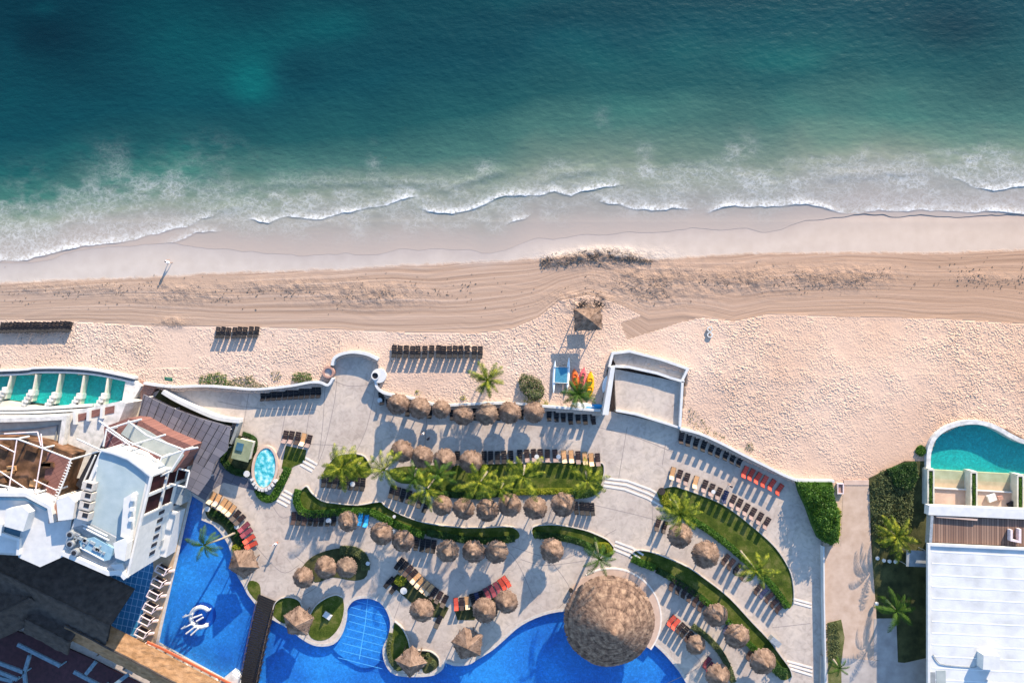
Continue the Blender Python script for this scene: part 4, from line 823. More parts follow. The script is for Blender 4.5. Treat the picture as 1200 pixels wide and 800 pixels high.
# ------------------------------------------------------------------ THATCH UMBRELLAS
def cone_thatch(rad, z_eave, z_top, nseg=28, rings=7, jit=.05, tiers=0, skirt=.22, seed=0, poly=None, power=1.0, rag=1.0):
    r_ = random.Random(seed); V_ = []; F_ = []
    def rr(a):
        if not poly: return 1.0 + (.022 * math.cos(8 * a + seed) + .012 * math.cos(3 * a + seed * 2) if rad < 3 else .006 * math.cos(7 * a))
        k = math.pi / poly; aa = (a + k) % (2 * k) - k; return math.cos(k) / math.cos(aa) * 1.08
    for j in range(rings + 1):
        u = j / rings
        for i in range(nseg):
            a = 2 * math.pi * i / nseg; q = rad * u * rr(a) * (1 + r_.uniform(-jit, jit) * (.6 if j < rings else 1.0))
            z = z_top - (z_top - z_eave) * u ** power + r_.uniform(-jit, jit) * rad * .3 * (u > 0)
            if tiers: z -= .06 * ((u * tiers) % 1.0)
            V_.append((q * math.cos(a), q * math.sin(a), z if j else z_top))
    for j in range(rings):
        for i in range(nseg):
            i2 = (i + 1) % nseg; F_.append((j * nseg + i, (j + 1) * nseg + i, (j + 1) * nseg + i2, j * nseg + i2))
    # underside
    k = len(V_)
    for i in range(nseg):
        v = V_[rings * nseg + i]; V_.append((v[0] * .93, v[1] * .93, v[2] - .12))
    for i in range(nseg):
        i2 = (i + 1) % nseg; F_.append((rings * nseg + i, k + i, k + i2, rings * nseg + i2))
    c = len(V_); V_.append((0, 0, z_top - .25))
    for i in range(nseg): F_.append((k + i, c, k + (i + 1) % nseg))
    # ragged strands
    ns = int(nseg * 5 * rag)
    for i in range(ns):
        a = r_.uniform(0, 2 * math.pi); u = r_.choice([1, 1, 1, .9, .7, .5, .3]); q = rad * u * rr(a); z = z_top - (z_top - z_eave) * u ** power + .03
        L = r_.uniform(.12, skirt + .1); w = r_.uniform(.04, .1) * (1 if rad < 3 else 1.6); sl = math.atan2(z_top - z_eave, rad) ; k = len(V_)
        ca, sa = math.cos(a), math.sin(a); dx, dz = math.cos(sl) * L, -math.sin(sl) * L
        for (o, s_) in ((-.25, -1), (-.25, 1), (1, 1), (1, -1)):
            V_.append((ca * (q + dx * o) - sa * w * s_, sa * (q + dx * o) + ca * w * s_, z + dz * o + (.035 if o < 0 else r_.uniform(.0, .05))))
        F_.append((k, k + 1, k + 2, k + 3))
    return V_, F_
def mesh_part(name, vf, mat, parent, smooth=False):
    o = new_mesh_obj(name, vf[0], vf[1], mat, smooth); o.parent = parent; return o
UP = []
for i in range(4):
    t_ = thing('thatched_umbrella', 'x', 'umbrella', (0, 0, 0), group='thatched umbrellas round the pool deck')
    mesh_part('canopy', cone_thatch(1.66, 2.15, 4.1, seed=i * 7 + 1, jit=.022 + .008 * i, power=.97, tiers=2, skirt=.07), M['thatch' if i != 3 else 'thatchgrey'], t_)
    m_ = MB(); m_.tube([(0, 0, 3.82), (0, 0, 4.08), (.02, 0, 4.25)], [.26, .15, .04], 9); m_.build('cap', M['thatch' if i != 3 else 'thatchgrey'], t_)
    m_ = MB(); m_.tube([(0, 0, 0), (0, 0, 3.2)], .085, 8); m_.build('pole', M['pole'], t_)
    UP.append(t_)
bpy.context.view_layer.update()
for o in bpy.data.objects: CH[o.name] = list(o.children)
USED = set()
def umbrella(px, py, r, label, v=None):
    v = random.randrange(3) if v is None else v; p = UP[v]
    if v in USED: o = copy_tree(p)
    else: o = p; USED.add(v)
    x, y = P(px, py, 2.8); o.location = (x, y, 0); s_ = r / 13.0 * .955; o.scale = (s_ * random.uniform(.96, 1.04), s_ * random.uniform(.96, 1.04), (s_ * .5 + .5) * random.uniform(.9, 1.06)); o.rotation_euler = (R(random.uniform(-4, 4)), R(random.uniform(-4, 4)), random.uniform(0, 6.28)); o['label'] = label
def urow(items, where):
    for i, it in enumerate(items):
        n = len(items); who = ORD[i] if i < n - 1 else 'last'
        umbrella(it[0], it[1], it[2], '%s thatched umbrella from left %s' % (who, where), it[3] if len(it) > 3 else None)
urow([(465, 475, 12.3), (491, 479, 13), (516, 481, 11), (543, 486, 12.2), (570, 486, 13, 3), (598, 484, 13), (625, 483, 12.5)], 'in the row against the beach wall')
urow([(469, 530, 12.8), (494.5, 536, 13.2), (521, 538, 13.2), (551, 541, 13.2)], 'in the second row, above the palm lawn')
urow([(518.5, 594, 12), (543.5, 597, 12.8), (571, 598, 13.5), (598, 593, 13.2), (628, 596, 14), (659, 593, 14)], 'in the row of six below the palm lawn')
urow([(407, 611, 12), (447, 627, 13.4), (472.5, 636, 13.2)], 'in the trio beside the blue covers')
urow([(524, 646, 13.5, 3), (556, 648, 13.4), (582, 648, 13.8, 3)], 'in the central trio below the dark hedge')
umbrella(647, 647, 14, 'single thatched umbrella standing alone at the centre of the plaza')
urow([(354, 678, 12.5), (380, 667, 12.8), (404, 667, 11.8, 3)], 'in the trio beside the lower left bed')
umbrella(493, 716, 13.8, 'thatched umbrella below the double arc of tan loungers')
urow([(568, 718, 14.2), (594, 706, 14)], 'in the pair below the purple and red towels')
urow([(797, 629, 14.5), (829, 651, 16)], 'in the pair at the lower edge of the fan lawn')
urow([(840, 721, 14), (865, 747, 14.5), (895, 777, 15.5)], 'in the diagonal trio at lower right')
urow([(816, 757, 11.5), (842, 794, 14)], 'in the pair by the thin olive hedge')

def palapa(px, py, r, nside, rz, label, seed, h0=2.3, h1=4.2):
    t_ = thing('thatched_palapa', label, 'palapa', (*P(px, py, 3), 0), R(rz)); rad = r * S
    mesh_part('roof', cone_thatch(rad, h0, h1, nseg=nside * 6, rings=6, jit=.018, seed=seed, poly=nside, rag=.7, skirt=.02), M['thatch'], t_)
    for i in range(nside):
        a = 2 * math.pi * i / nside; m_ = MB(); m_.tube([(rad * .78 * math.cos(a), rad * .78 * math.sin(a), 0), (rad * .78 * math.cos(a), rad * .78 * math.sin(a), h0 + .3)], .07, 7); m_.build('post', M['pole'], t_)
    m_ = MB(); m_.box((0, 0, .5), (rad * .8, rad * .5, 1.0)); m_.box((0, 0, 1.03), (rad * .9, rad * .6, .06)); m_.build('counter', M['darkwood'], t_)
palapa(283.5, 661, 17, 5, 20, 'five sided thatched hut at the pool edge below the red loungers', 3)
palapa(348, 730, 17, 5, 50, 'thatched hut on the poolside bed at the foot of the bridge', 4)
palapa(481, 777, 17.5, 4, 40, 'square thatched hut on the pool peninsula at bottom centre', 5)
palapa(548, 756, 18, 5, 65, 'thatched hut on the paving beside the pool steps', 6)
# large round palapa
t = thing('round_palapa', 'huge round layered thatch roof over the pool bar', 'palapa', (*P(715, 731, 4), 0))
mesh_part('roof', cone_thatch(6.1, 3.0, 8.0, nseg=72, rings=20, jit=.008, seed=9, power=1.05, rag=9, skirt=.5), M['thatchbig'], t)
m_ = MB(); m_.tube([(0, 0, 7.5), (0, 0, 7.95), (.05, 0, 8.3)], [.7, .45, .1], 12); m_.build('cap', M['thatchbig'], t)
for i in range(10):
    a = 2 * math.pi * i / 10; m_ = MB(); m_.tube([(5.2 * math.cos(a), 5.2 * math.sin(a), -.7), (5.2 * math.cos(a), 5.2 * math.sin(a), 3.4)], .13, 8); m_.build('post', M['pole'], t)
m_ = MB(); m_.tube([(0, 0, -.7), (0, 0, 1.1)], 3.0, 28); m_.build('bar_counter', M['white2'], t)

# ------------------------------------------------------------------ LOUNGERS
def make_lounger(seat, back, frame):
    t_ = thing('sun_lounger', 'x', 'sun lounger')
    m_ = MB(); m_.box((-.31, .30, .31), (.05, 1.28, .06)); m_.box((.31, .30, .31), (.05, 1.28, .06)); m_.box((0, .93, .31), (.57, .05, .06)); m_.box((0, -.33, .31), (.57, .05, .06)); m_.build('frame', M[frame], t_)
    m_ = MB()
    for i in range(4): m_.box((0, -.16 + i * .315, .355), (.58, .29, .045))
    m_.build('seat', M[seat], t_)
    Rm = Matrix.Rotation(R(-52), 4, 'X')
    m_ = MB(); m_.box((0, -.60, .66), (.60, .80, .06), M4=Rm); m_.box((0, -.80, .93), (.52, .18, .10), M4=Rm); o = m_.build('backrest', M[back], t_)
    m_ = MB(); m_.box((-.24, -.62, .47), (.03, .62, .03), M4=Matrix.Rotation(R(52 - 20), 4, 'X')); m_.box((.24, -.62, .47), (.03, .62, .03), M4=Matrix.Rotation(R(52 - 20), 4, 'X')); m_.box((0, -.66, .5), (.5, .03, .03)); m_.build('brace', M[frame], t_)
    for sx in (-.29, .29):
        for y in (.82, -.36):
            m_ = MB(); m_.box((sx, y, .15), (.05, .06, .30)); m_.build('leg', M[frame], t_)
    for ch in t_.children_recursive if False else [o for o in bpy.data.objects if o.parent == t_]:
        for v in ch.data.vertices: v.co.x *= 1.12
    return t_
KIND = {'k': ('blackf', 'blackf', 'black', 'black'), 'b': ('brown', 'brownb', 'black', 'dark brown'), 't': ('tan', 'tanb', 'black', 'tan towelled'), 'r': ('red', 'red', 'black', 'red towelled'),
        'w': ('wine', 'wine', 'black', 'wine red towelled'), 'u': ('bluec', 'bluec', 'black', 'bright blue covered'), 'n': ('navy', 'navy', 'black', 'navy towelled'), 'g': ('brown', 'brown', 'black', 'dark grey')}
KP = {}
def lounger(px, py, rz, kind, label, z=0.0, sc_=1.0, group=None):
    if kind not in KP:
        KP[kind] = make_lounger(*KIND[kind][:3]); o = KP[kind]; bpy.context.view_layer.update(); CH[o.name] = list(o.children)
    else: o = copy_tree(KP[kind])
    x, y = P(px, py, .4 + z); o.location = (x, y, z); o.rotation_euler = (0, 0, R(rz + random.uniform(-2.5, 2.5))); o.scale = (sc_,) * 3; o['label'] = label; o['group'] = group
def lrow(pts, rz, kinds, where, z=0.0, sc_=1.0, group=None, side='left'):
    n = len(pts)
    for i, p in enumerate(pts):
        k = kinds[i % len(kinds)] if len(kinds) < n else kinds[i]; a = rz if not isinstance(rz, tuple) else rz[0] + (rz[1] - rz[0]) * i / max(n - 1, 1)
        if isinstance(rz, list): a = rz[i]
        who = (ORD[i] if i < n - 1 or n == 1 else 'last') 
        lab = '%s lounger, %s from %s %s' % (KIND[k][3], who, side, where)
        if n == 1: lab = '%s lounger %s' % (KIND[k][3], where)
        lounger(p[0], p[1], a, k, lab, z, sc_, group or 'loungers ' + where)
def lin(a, b, n): return [(a[0] + (b[0] - a[0]) * i / (n - 1), a[1] + (b[1] - a[1]) * i / (n - 1)) for i in range(n)]
def wig(pts, d=.5): return [(a + random.uniform(-d, d) * .6, b + random.uniform(-d, d)) for a, b in pts]
lrow(wig(lin((1.5, 384), (81, 383), 17), .4), -12, 'k', 'in the long row at the left edge of the sand', .12, .86)
lrow(wig(lin((255, 390), (300, 390), 8), .9), -5, 'k', 'in the row of eight on the sand', .2, .9)
lrow(wig([(q, 412 + .006 * (q - 462)) for q in (462, 468.5, 476, 483.5, 490, 498, 506, 513.5, 519.5, 526.5, 533, 540, 547.5, 556, 563)], .6), -1, 'k', 'in the row of fifteen on the sand', .35, .98)
lrow(lin((308, 462.5), (373, 459), 11), (2, 4), 'k', 'under the beach wall left of the alcove', 0, 1.0)
lrow([(447, 467), (455, 469)], (8, 8), 'k', 'in the pair left of the first wall umbrella', 0)
lrow([(478, 480), (503.5, 483), (530, 485), (557, 485), (584, 485), (611, 484)], 0, 'k', 'in the gaps between the wall umbrellas', 0)
lrow([(643.5, 486), (652, 487), (660, 487), (668.5, 490), (677.5, 489), (685.6, 490), (695, 490)], (0, 3), 'kkkkkkg', 'in wall shade right of the umbrellas', 0, .98)
lrow([(536, 536), (567.5, 536), (575, 536), (583, 536), (590.6, 535.5), (598.7, 535.5), (609, 534.5), (617.5, 534), (625.6, 533.5), (633.5, 533.5), (641.5, 534), (650.6, 534), (661, 535), (669.5, 535), (677.5, 536), (685.5, 537), (693, 538.5), (700.5, 538.5)], (2, 4), 'kkkkkkkbbbbbttbttb', 'in the long row above the palm lawn', 0)
lrow([(798.5, 512.7), (806.7, 515.7), (815.7, 518.9), (824.7, 522), (833.7, 525.5), (842, 529), (851, 532.5), (859, 536.4), (867, 540)], (-12, -28), 'gkkkkkkkk', 'under the wall right of the platform', 0, .98)
lrow([(872.7, 553), (880, 556), (887.7, 560), (895.3, 564), (904, 568), (913, 573.5)], (-28, -34), 'r', 'in the red group below the wall', 0, .98)
lrow([(788, 554.7), (796, 557.7), (804.5, 561.5), (815, 565), (825.5, 569.7), (833.7, 574), (842, 578.3), (849.5, 582), (858.5, 587), (866, 591.5), (874, 597), (881.7, 602), (890, 607.5), (898, 613)], (-14, -30), 'tbbtbbbnbbbbbb', 'in the diagonal row above the fan lawn', 0, 1.0)
lrow([(770.5, 615), (778.5, 617.5)], (-20, -20), 'g', 'in the pair left of the fan lawn palm', 0, .95)
lrow([(850, 655.5), (856.5, 661), (863.5, 666.5), (871.5, 673)], (-38, -42), 'ggkg', 'in the four below the fan lawn hedge', 0, .95)
lrow([(888, 690), (894.5, 694.5), (901, 700), (907.5, 706), (913, 712)], (-44, -50), 'gnggg', 'in the five at the fan lawn corner', 0, .95)
lrow([(788, 685), (795.5, 689), (802.3, 693.3), (809, 698), (815.5, 703.5), (822, 709.2), (829, 715)], (-30, -38), 'g', 'in the seven above the diagonal umbrellas', 0, .97)
lrow([(852, 736)], -38, 'n', 'between the first two diagonal umbrellas'); lrow([(879, 766)], -42, 'g', 'between the last two diagonal umbrellas')
lrow([(786.5, 727), (791.5, 731), (797, 735.5), (802, 740), (807, 745.5)], (-42, -46), 'rrgkg', 'in the cluster right of the round palapa', 0, .95)
lrow([(828, 776), (832, 782)], (-40, -40), 'w', 'in the pair above the bottom edge umbrella', 0, .95)
lrow([(344, 607), (350.5, 607.5), (357, 608), (363.5, 608), (370, 608.5), (376.5, 608.5), (384, 608.5), (391, 608)], (-3, 3), 'gkgkgkkk', 'in the row below the snaking hedge', 0, .97)
lrow([(422, 608), (429, 610)], (-6, -8), 'u', 'in the covered pair below the snaking hedge', 0, .97)
lrow([(488, 636.5), (495, 638), (501.5, 639), (508, 640)], (-6, -4), 'k', 'between the two lower umbrella trios', 0)
lrow(lin((379.5, 563), (425, 567.5), 8), (-3, -6), 'k', 'in the row under the far left bed palm', 0)
lrow([(459, 576), (465.5, 578), (472, 580), (479, 582), (485.5, 584.5), (492, 587.5), (499, 593)], (-12, -18), 'kkkkkkk', 'in the row under the dark palms', 0)
lrow([(675, 595), (682, 595.5), (688, 596), (694, 596.5)], (4, 4), 'k', 'in the four right of the row of six umbrellas', 0, .97)
lrow([(248, 583.5), (254.4, 586), (261, 590.5), (265.8, 594), (270.8, 598), (276, 604), (281, 609)], (-26, -44), 'tttttgg', 'in the arc right of the pool tip', 0, .97)
lrow([(286, 617.5), (289, 624), (292, 631.5), (294.5, 638.5)], (-48, -62), 'wwrr', 'in the red quartet above the five sided hut', 0, .97)
lrow([(334, 512), (341, 512.5), (348.5, 513.5), (355, 515), (361.5, 517)], (-10, -14), 'bbgtb', 'in the five above the hot tub lawn', 0)
lrow([(468, 660), (472.8, 664), (478, 668.5), (483, 673)], (-40, -44), 'kkgg', 'in the dark upper end of the lounger arc', 0, .97)
lrow([(487, 677.5), (492, 682.5), (497.5, 687), (502.7, 691)], (-44, -38), 't', 'in the tan middle of the lounger arc', 0, .97)
lrow([(508, 695), (514, 699.5), (520.5, 704)], (-36, -28), 'g', 'in the grey lower end of the lounger arc', 0, .97)
lrow([(456, 682), (462.5, 688.5)], (-44, -44), 'k', 'in the pair beside the yellow bush', 0, .97)
lrow([(534.5, 707.5), (541, 707), (547.5, 706), (554, 702.5), (559.5, 701), (565, 699), (571, 695.5), (577, 692), (583, 688.5), (588.5, 684.5), (593.5, 681)], (2, 38), 'rgtknkwwwrr', 'in the arc above the pool with purple towels', 0, .95)
lrow([(513.5, 728)], -24, 'k', 'standing alone beside the umbrella below the arc')

# ------------------------------------------------------------------ SMALL TABLES
t0 = thing('side_table', 'x', 'side table', group='small white side tables')
m_ = MB(); m_.tube([(0, 0, .46), (0, 0, .5)], .34, 16); m_.build('table_top', M['white'], t0)
m_ = MB(); m_.tube([(0, 0, 0), (0, 0, .46)], .04, 8); m_.build('leg', M['white'], t0)
m_ = MB(); m_.tube([(0, 0, 0), (0, 0, .03)], .2, 12); m_.build('base', M['white'], t0)
bpy.context.view_layer.update(); CH[t0.name] = list(t0.children)
for i, (x, y, s_, l) in enumerate([(445, 469, 1.1, 'beside the first wall umbrella'), (629, 535, 1, 'between brown loungers in the long row'), (654.5, 535, 1, 'left of the tan loungers in the long row'), (413, 567, 1.1, 'among the black loungers under the far left palm'), (385, 610, 1.2, 'left of the umbrella beside the blue covers'), (252, 590, 1.1, 'below the first two tan loungers by the pool'), (277, 617, 1.0, 'between grey and wine red loungers'), (462, 605, .7, 'by the snaking hedge'), (836, 576, .9, 'in the diagonal row above the fan lawn'), (461, 622, .8, 'between the umbrellas right of the blue covers'), (243, 596, 1.2, 'at the pool tip corner'), (289, 555, 1.4, 'left of the oval hot tub'), (431, 660, .9, 'right of the lower left bed'), (473, 692, 1.5, 'below the yellow bush')]):
    o = t0 if i == 0 else copy_tree(t0); o.location = (*P(x, y, .5), 0); o.scale = (s_, s_, 1); o['label'] = 'small white table ' + l

# ------------------------------------------------------------------ BEACH HUT (square) with tower frame
t = thing('beach_hut', 'thatched lookout hut on timber legs on the sand', 'hut', (*P(689, 374, 3), .05), R(2))
V_, F_ = cone_thatch(2.05, 3.0, 4.3, nseg=24, rings=6, jit=.02, seed=21, poly=4, rag=.8, skirt=.03)
V_ = [(v[0] * 1.25, v[1] * 1.0, v[2]) for v in V_]; mesh_part('roof', (V_, F_), M['thatch'], t)
for sx in (-1.25, 1.25):
    for sy in (-1, 1):
        m_ = MB(); m_.tube([(sx * 1.15, sy * 1.2, 0), (sx, sy, 3.15)], .08, 7); m_.build('post', M['pole'], t)
m_ = MB()
for a, b_ in (((-1.3, -1.1, .3), (1.3, -1.1, 1.5)), ((1.3, -1.1, .3), (-1.3, -1.1, 1.5)), ((-1.3, 1.1, .3), (-1.3, -1.1, 1.5)), ((1.3, 1.1, .3), (1.3, -1.1, 1.5)), ((-1.3, -1.05, 2.3), (1.3, -1.05, 2.3)), ((-1.3, 1.05, 2.3), (1.3, 1.05, 2.3)), ((1.28, -1.05, 2.3), (1.28, 1.05, 2.3))): m_.tube([a, b_], .045, 6)
m_.build('brace', M['pole'], t)
m_ = MB(); m_.box((0, 0, 1.5), (2.5, 2.1, .08)); m_.build('platform', M['darkwood'], t)
m_ = MB()
for s_ in (-.25, .25): m_.tube([(s_ + .5, 2.3, .0), (s_ + .5, 1.1, 1.55)], .04, 6)
for i in range(6): m_.tube([(.25, 2.2 - i * .2, .13 + i * .26), (.75, 2.2 - i * .2, .13 + i * .26)], .03, 6)
m_.build('ladder', M['pole'], t)
for (x, y, l, k) in ((682, 357, 'left of the hut ladder', 40), (701, 357, 'right of the hut ladder', -30)):
    m_ = MB()
    for i in range(7): m_.tube([(-.6 + i * .2, -.4 + random.uniform(-.2, .2), .05), (-.6 + i * .2 + random.uniform(-.3, .3), .5, .15 + random.uniform(0, .25))], .06, 6)
    m_.tube([(-.7, 0, .2), (.8, .1, .24)], .07, 6); o = m_.build('driftwood_pile', M['darkwood']); o.location = (*P(x, y, .2), .12); o.rotation_euler.z = R(k); tag(o, 'dark heap of driftwood on the sand ' + l, 'driftwood')

# ------------------------------------------------------------------ BOATS
def hullmesh(L, w, h, n=14, flat=.5):
    V_ = []; F_ = []; cs = 8
    for i in range(n + 1):
        u = -1 + 2 * i / n; ww = w / 2 * max(.02, (1 - abs(u) ** 2.6)); rise = h * .35 * abs(u) ** 3
        for j in range(cs):
            a = 2 * math.pi * j / cs; V_.append((ww * math.cos(a), u * L / 2, h * .5 + rise + h * .5 * math.sin(a) * (1 - .4 * abs(u) ** 3)))
    for i in range(n):
        for j in range(cs):
            q = (j + 1) % cs; F_.append((i * cs + j, i * cs + q, (i + 1) * cs + q, (i + 1) * cs + j))
    F_.append(tuple(range(cs))); F_.append(tuple(n * cs + cs - 1 - j for j in range(cs))); return V_, F_
t = thing('catamaran', 'blue and white beach catamaran on the sand beside the kayaks', 'catamaran', (*P(657.5, 440, .6), .45), R(-3))
for sx, dy in ((-1.0, -.2), (1.0, .3)):
    v, f = hullmesh(5.0, .52, .5); o = mesh_part('hull', ([(a + sx, b + dy, c) for a, b, c in v], f), M['hull'], t, True)
m_ = MB(); m_.box((0, .1, .52), (1.7, 2.3, .03)); m_.build('trampoline', M['tramp'], t)
m_ = MB(); m_.tube([(-1.05, 1.25, .55), (1.05, 1.25, .55)], .05, 7); m_.tube([(-1.05, -1.05, .55), (1.05, -1.05, .55)], .05, 7); m_.build('crossbeam', M['steel'], t)
m_ = MB(); m_.tube([(-.9, -2.0, .5), (-1.0, -2.5, .55)], .06, 6); m_.tube([(1.0, -1.9, .5), (1.0, -2.3, .5)], .06, 6); m_.build('rudder', M['hull'], t)
def kayak(px, py, L, w, rz, mat, label):
    t_ = thing('kayak', label, 'kayak', (*P(px, py, .5), .45), R(rz), 'kayaks drawn up on the sand')
    mesh_part('hull', hullmesh(L, w, .34), M[mat], t_, True)
    for y in (-.18 * L, .15 * L):
        m_ = MB(); m_.ribbon([(w * .3 * math.cos(a), y + .34 * math.sin(a)) for a in [2 * math.pi * i / 12 for i in range(12)]], .05, .26, .42, True); m_.build('cockpit_rim', M[mat], t_)
        m_ = MB(); m_.box((0, y - .25, .46), (w * .5, .08, .2)); m_.build('seat', M['black'], t_)
kayak(691.5, 450, 3.9, 1.15, -2, 'yellow', 'yellow kayak nearest the white platform')
kayak(682.5, 443, 3.3, 1.0, -9, 'pink', 'pink kayak between the yellow and red ones')
kayak(674, 444.5, 3.3, 1.0, 6, 'redpl', 'orange red kayak behind the dark palm')
def paddleboard(px, py, L, rz, mat, label):
    V_, F_ = hullmesh(L, .75, .14, flat=1); o = new_mesh_obj('paddleboard', V_, F_, M[mat], True); o.location = (*P(px, py, .5), .47); o.rotation_euler.z = R(rz); tag(o, label, 'paddleboard', 'paddleboards by the wall')
paddleboard(683, 474.5, 3.4, 82, 'hull', 'white paddleboard lying along the beach wall'); paddleboard(697, 476.5, 2.9, 95, 'bluec', 'blue paddleboard lying against the white platform')
paddleboard(709, 450, 2.6, -12, 'hull', 'white paddleboard leaning at the platform corner')

# ------------------------------------------------------------------ ROUND PLANTERS, HOT TUB, HUT, SIGN
t = thing('round_planter', 'small terracotta ringed planter left of the beach alcove', 'planter', (*P(385, 436, 1), 0)); m_ = MB(); m_.ribbon([(.72 * math.cos(R(i * 18)), .72 * math.sin(R(i * 18))) for i in range(20)], .26, -.4, 1.25, True); m_.build('rim', M['brick'], t); m_ = MB(); m_.tube([(0, 0, -.3), (0, 0, .95)], .62, 16); m_.build('stones', M['kerb'], t)
t = thing('round_planter', 'white round turret with a dark hollow right of the alcove', 'planter', (*P(443, 440, 1), 0)); m_ = MB(); m_.tube([(0.15, 0, -.4), (.15, 0, 1.3)], 1.05, 24); m_.build('body', M['white'], t)
m_ = MB(); m_.ribbon([(-.35 + .52 * math.cos(R(i * 18)), .52 * math.sin(R(i * 18))) for i in range(20)], .14, 1.28, 1.5, True); m_.build('rim', M['white'], t); m_ = MB(); m_.tube([(-.35, 0, 1.2), (-.35, 0, 1.31)], .46, 16); m_.build('hollow', M['black'], t)
t = thing('hot_tub', 'oval whirlpool full of foaming turquoise water', 'hot tub', (*P(310.5, 548, .5), 0), R(-6))
E = lambda rx, ry, n=36: [(rx * math.cos(2 * math.pi * i / n), ry * math.sin(2 * math.pi * i / n)) for i in range(n)]
m_ = MB(); m_.prism(E(1.62, 2.95), -.1, .42); m_.build('body', M['kerb'], t); m_ = MB(); m_.ribbon(E(1.75, 3.1), .34, -.05, .62, True); m_.build('coping', M['pinkpave'], t)
m_ = MB(); m_.prism(E(1.5, 2.85), .3, .50); m_.build('water', M['tub'], t)
m_ = MB()
for i in range(9): a = R(215 + i * 14); m_.box((2.0 * math.cos(a), 3.2 * math.sin(a), .25), (.5, .4, .9), rz=a)
m_.build('rocks', M['white2'], t)
t = thing('garden_hut', 'small hut with an olive flat roof in the dark bed', 'hut', (*P(284, 527, 2.2), 0), R(-14))
m_ = MB(); m_.box((0, 0, 1.1), (2.0, 2.6, 2.2)); m_.build('wall', M['cream'], t); m_ = MB(); m_.box((0, 0, 2.28), (2.5, 3.0, .16)); m_.build('roof', M['greenroof'], t)
m_ = MB(); m_.box((-.4, .4, 2.45), (1.0, 1.1, .2)); m_.build('roof_panel', M['glassblue'], t); m_ = MB(); m_.box((0, -1.32, .95), (.8, .05, 1.9)); m_.build('door', M['darkwood'], t)
t = thing('notice_sign', 'green sign standing on the sand beside the left beach wall', 'sign', (*P(199, 444, 1.5), .45), R(-8))
m_ = MB(); m_.box((0, 0, 1.5), (1.15, .55, .06), M4=Matrix.Rotation(R(25), 4, 'X')); m_.build('panel', M['green_sign'], t); m_ = MB(); m_.box((.0, 0.02, 1.545), (.7, .10, .01), M4=Matrix.Rotation(R(25), 4, 'X')); m_.build('marking', M['white'], t)
for sx in (-.45, .45): m_ = MB(); m_.tube([(sx, 0, 0), (sx, 0, 1.5)], .03, 6); m_.build('post', M['steel'], t)
# flat white slab on the peninsula, dark box
t = thing('hatch_cover', 'white rectangular hatch lying on the oval pool peninsula', 'hatch', (*P(384, 720.5), .03), R(-33)); m_ = MB(); m_.box((0, 0, .16), (1.15, .75, .3)); m_.build('lid', M['white'], t); m_ = MB(); m_.box((0, 0, .05), (1.25, .85, .1)); m_.build('frame', M['kerb'], t)
t = thing('service_box', 'dark grey cabinet at the foot of the diagonal strip', 'cabinet', (*P(908, 751, .8), 0), R(-40)); m_ = MB(); m_.box((0, 0, .6), (1.5, .75, 1.2)); m_.build('body', M['greywall'], t); m_ = MB(); m_.box((0, 0, 1.23), (1.6, .85, .06)); m_.build('lid', M['steel'], t)
for x, y, l in ((1027, 653, 'first'), (1034.5, 655.5, 'second'), (1041, 656.5, 'third'), (1048, 657, 'fourth')):
    t = thing('globe_light', '%s white globe light from the left in the garden line of four' % l, 'globe light', (*P(x, y, .7), .45), group='white garden globes'); m_ = MB(); m_.tube([(0, 0, 0), (0, 0, .35)], .05, 7); m_.build('post', M['steel'], t)
    m_ = MB(); m_.tube([(0, 0, .33 + .28 * (1 - math.cos(math.pi * i / 8))) for i in range(9)], [max(.01, .28 * math.sin(math.pi * i / 8)) for i in range(9)], 14); m_.build('globe', M['white'], t, True)
t = thing('globe_light', 'single white globe light at the edge of the sandy path', 'globe light', (*P(1026, 706, .7), .45)); m_ = MB(); m_.tube([(0, 0, 0), (0, 0, .35)], .05, 7); m_.build('post', M['steel'], t); m_ = MB(); m_.tube([(0, 0, .33 + .28 * (1 - math.cos(math.pi * i / 8))) for i in range(9)], [max(.01, .28 * math.sin(math.pi * i / 8)) for i in range(9)], 14); m_.build('globe', M['white'], t, True)
# pots
for x, y, r_, l in ((775, 575, 1.0, 'beside the first tan lounger of the diagonal row'), (669, 691, .6, 'on the paving left of the big round roof')):
    o = MB().tube([(0, 0, 0), (0, 0, .5), (0, 0, .75)], [r_ * .35, r_ * .5, r_ * .55], 14).build('plant_pot', M['darkwood']); o.location = (*P(x, y, .5), 0); tag(o, 'dark round pot ' + l, 'pot')

# ------------------------------------------------------------------ C-SHAPED POOL SEAT, BRIDGE
t = thing('whirlpool_bench', 'white C shaped bench with projecting bars in the left pool', 'pool seat', (*P(236, 722), -.14))
ang = [R(40 + i * 13) for i in range(22)]
m_ = MB(); m_.tube([(1.45 * math.cos(a), 1.45 * math.sin(a), .42) for a in ang], .30, 10); m_.build('ring', M['white'], t, True)
m_ = MB()
for a in ang[::5]: m_.tube([(1.45 * math.cos(a), 1.45 * math.sin(a), -.6), (1.45 * math.cos(a), 1.45 * math.sin(a), .42)], .12, 7)
m_.build('support', M['white'], t)
for (x0, y0, x1, y1) in ((-1.0, .6, -2.5, .1), (-1.2, -.9, -2.7, -1.6), (-.7, -1.3, -2.0, -2.3), (-.2, -1.5, -1.3, -2.5), (.3, .5, -1.0, .0), (.5, .1, -.5, -.5)):
    m_ = MB(); m_.tube([(x0, y0, .75), (x1, y1, .75)], .12, 8); m_.tube([(x1, y1, .75), (x1, y1, -.5)], .07, 6); m_.build('bar', M['white'], t)
m_ = MB(); m_.tube([(0, 0, -.58), (0, 0, -.55)], 1.9, 30); M['deepblue'] = noisy('deep_blue_tile', (.0, .05, .28), (.0, .07, .36), 2, .5); m_.build('blue_disc', M['deepblue'], t)  # disc of darker blue on the pool floor below the ring
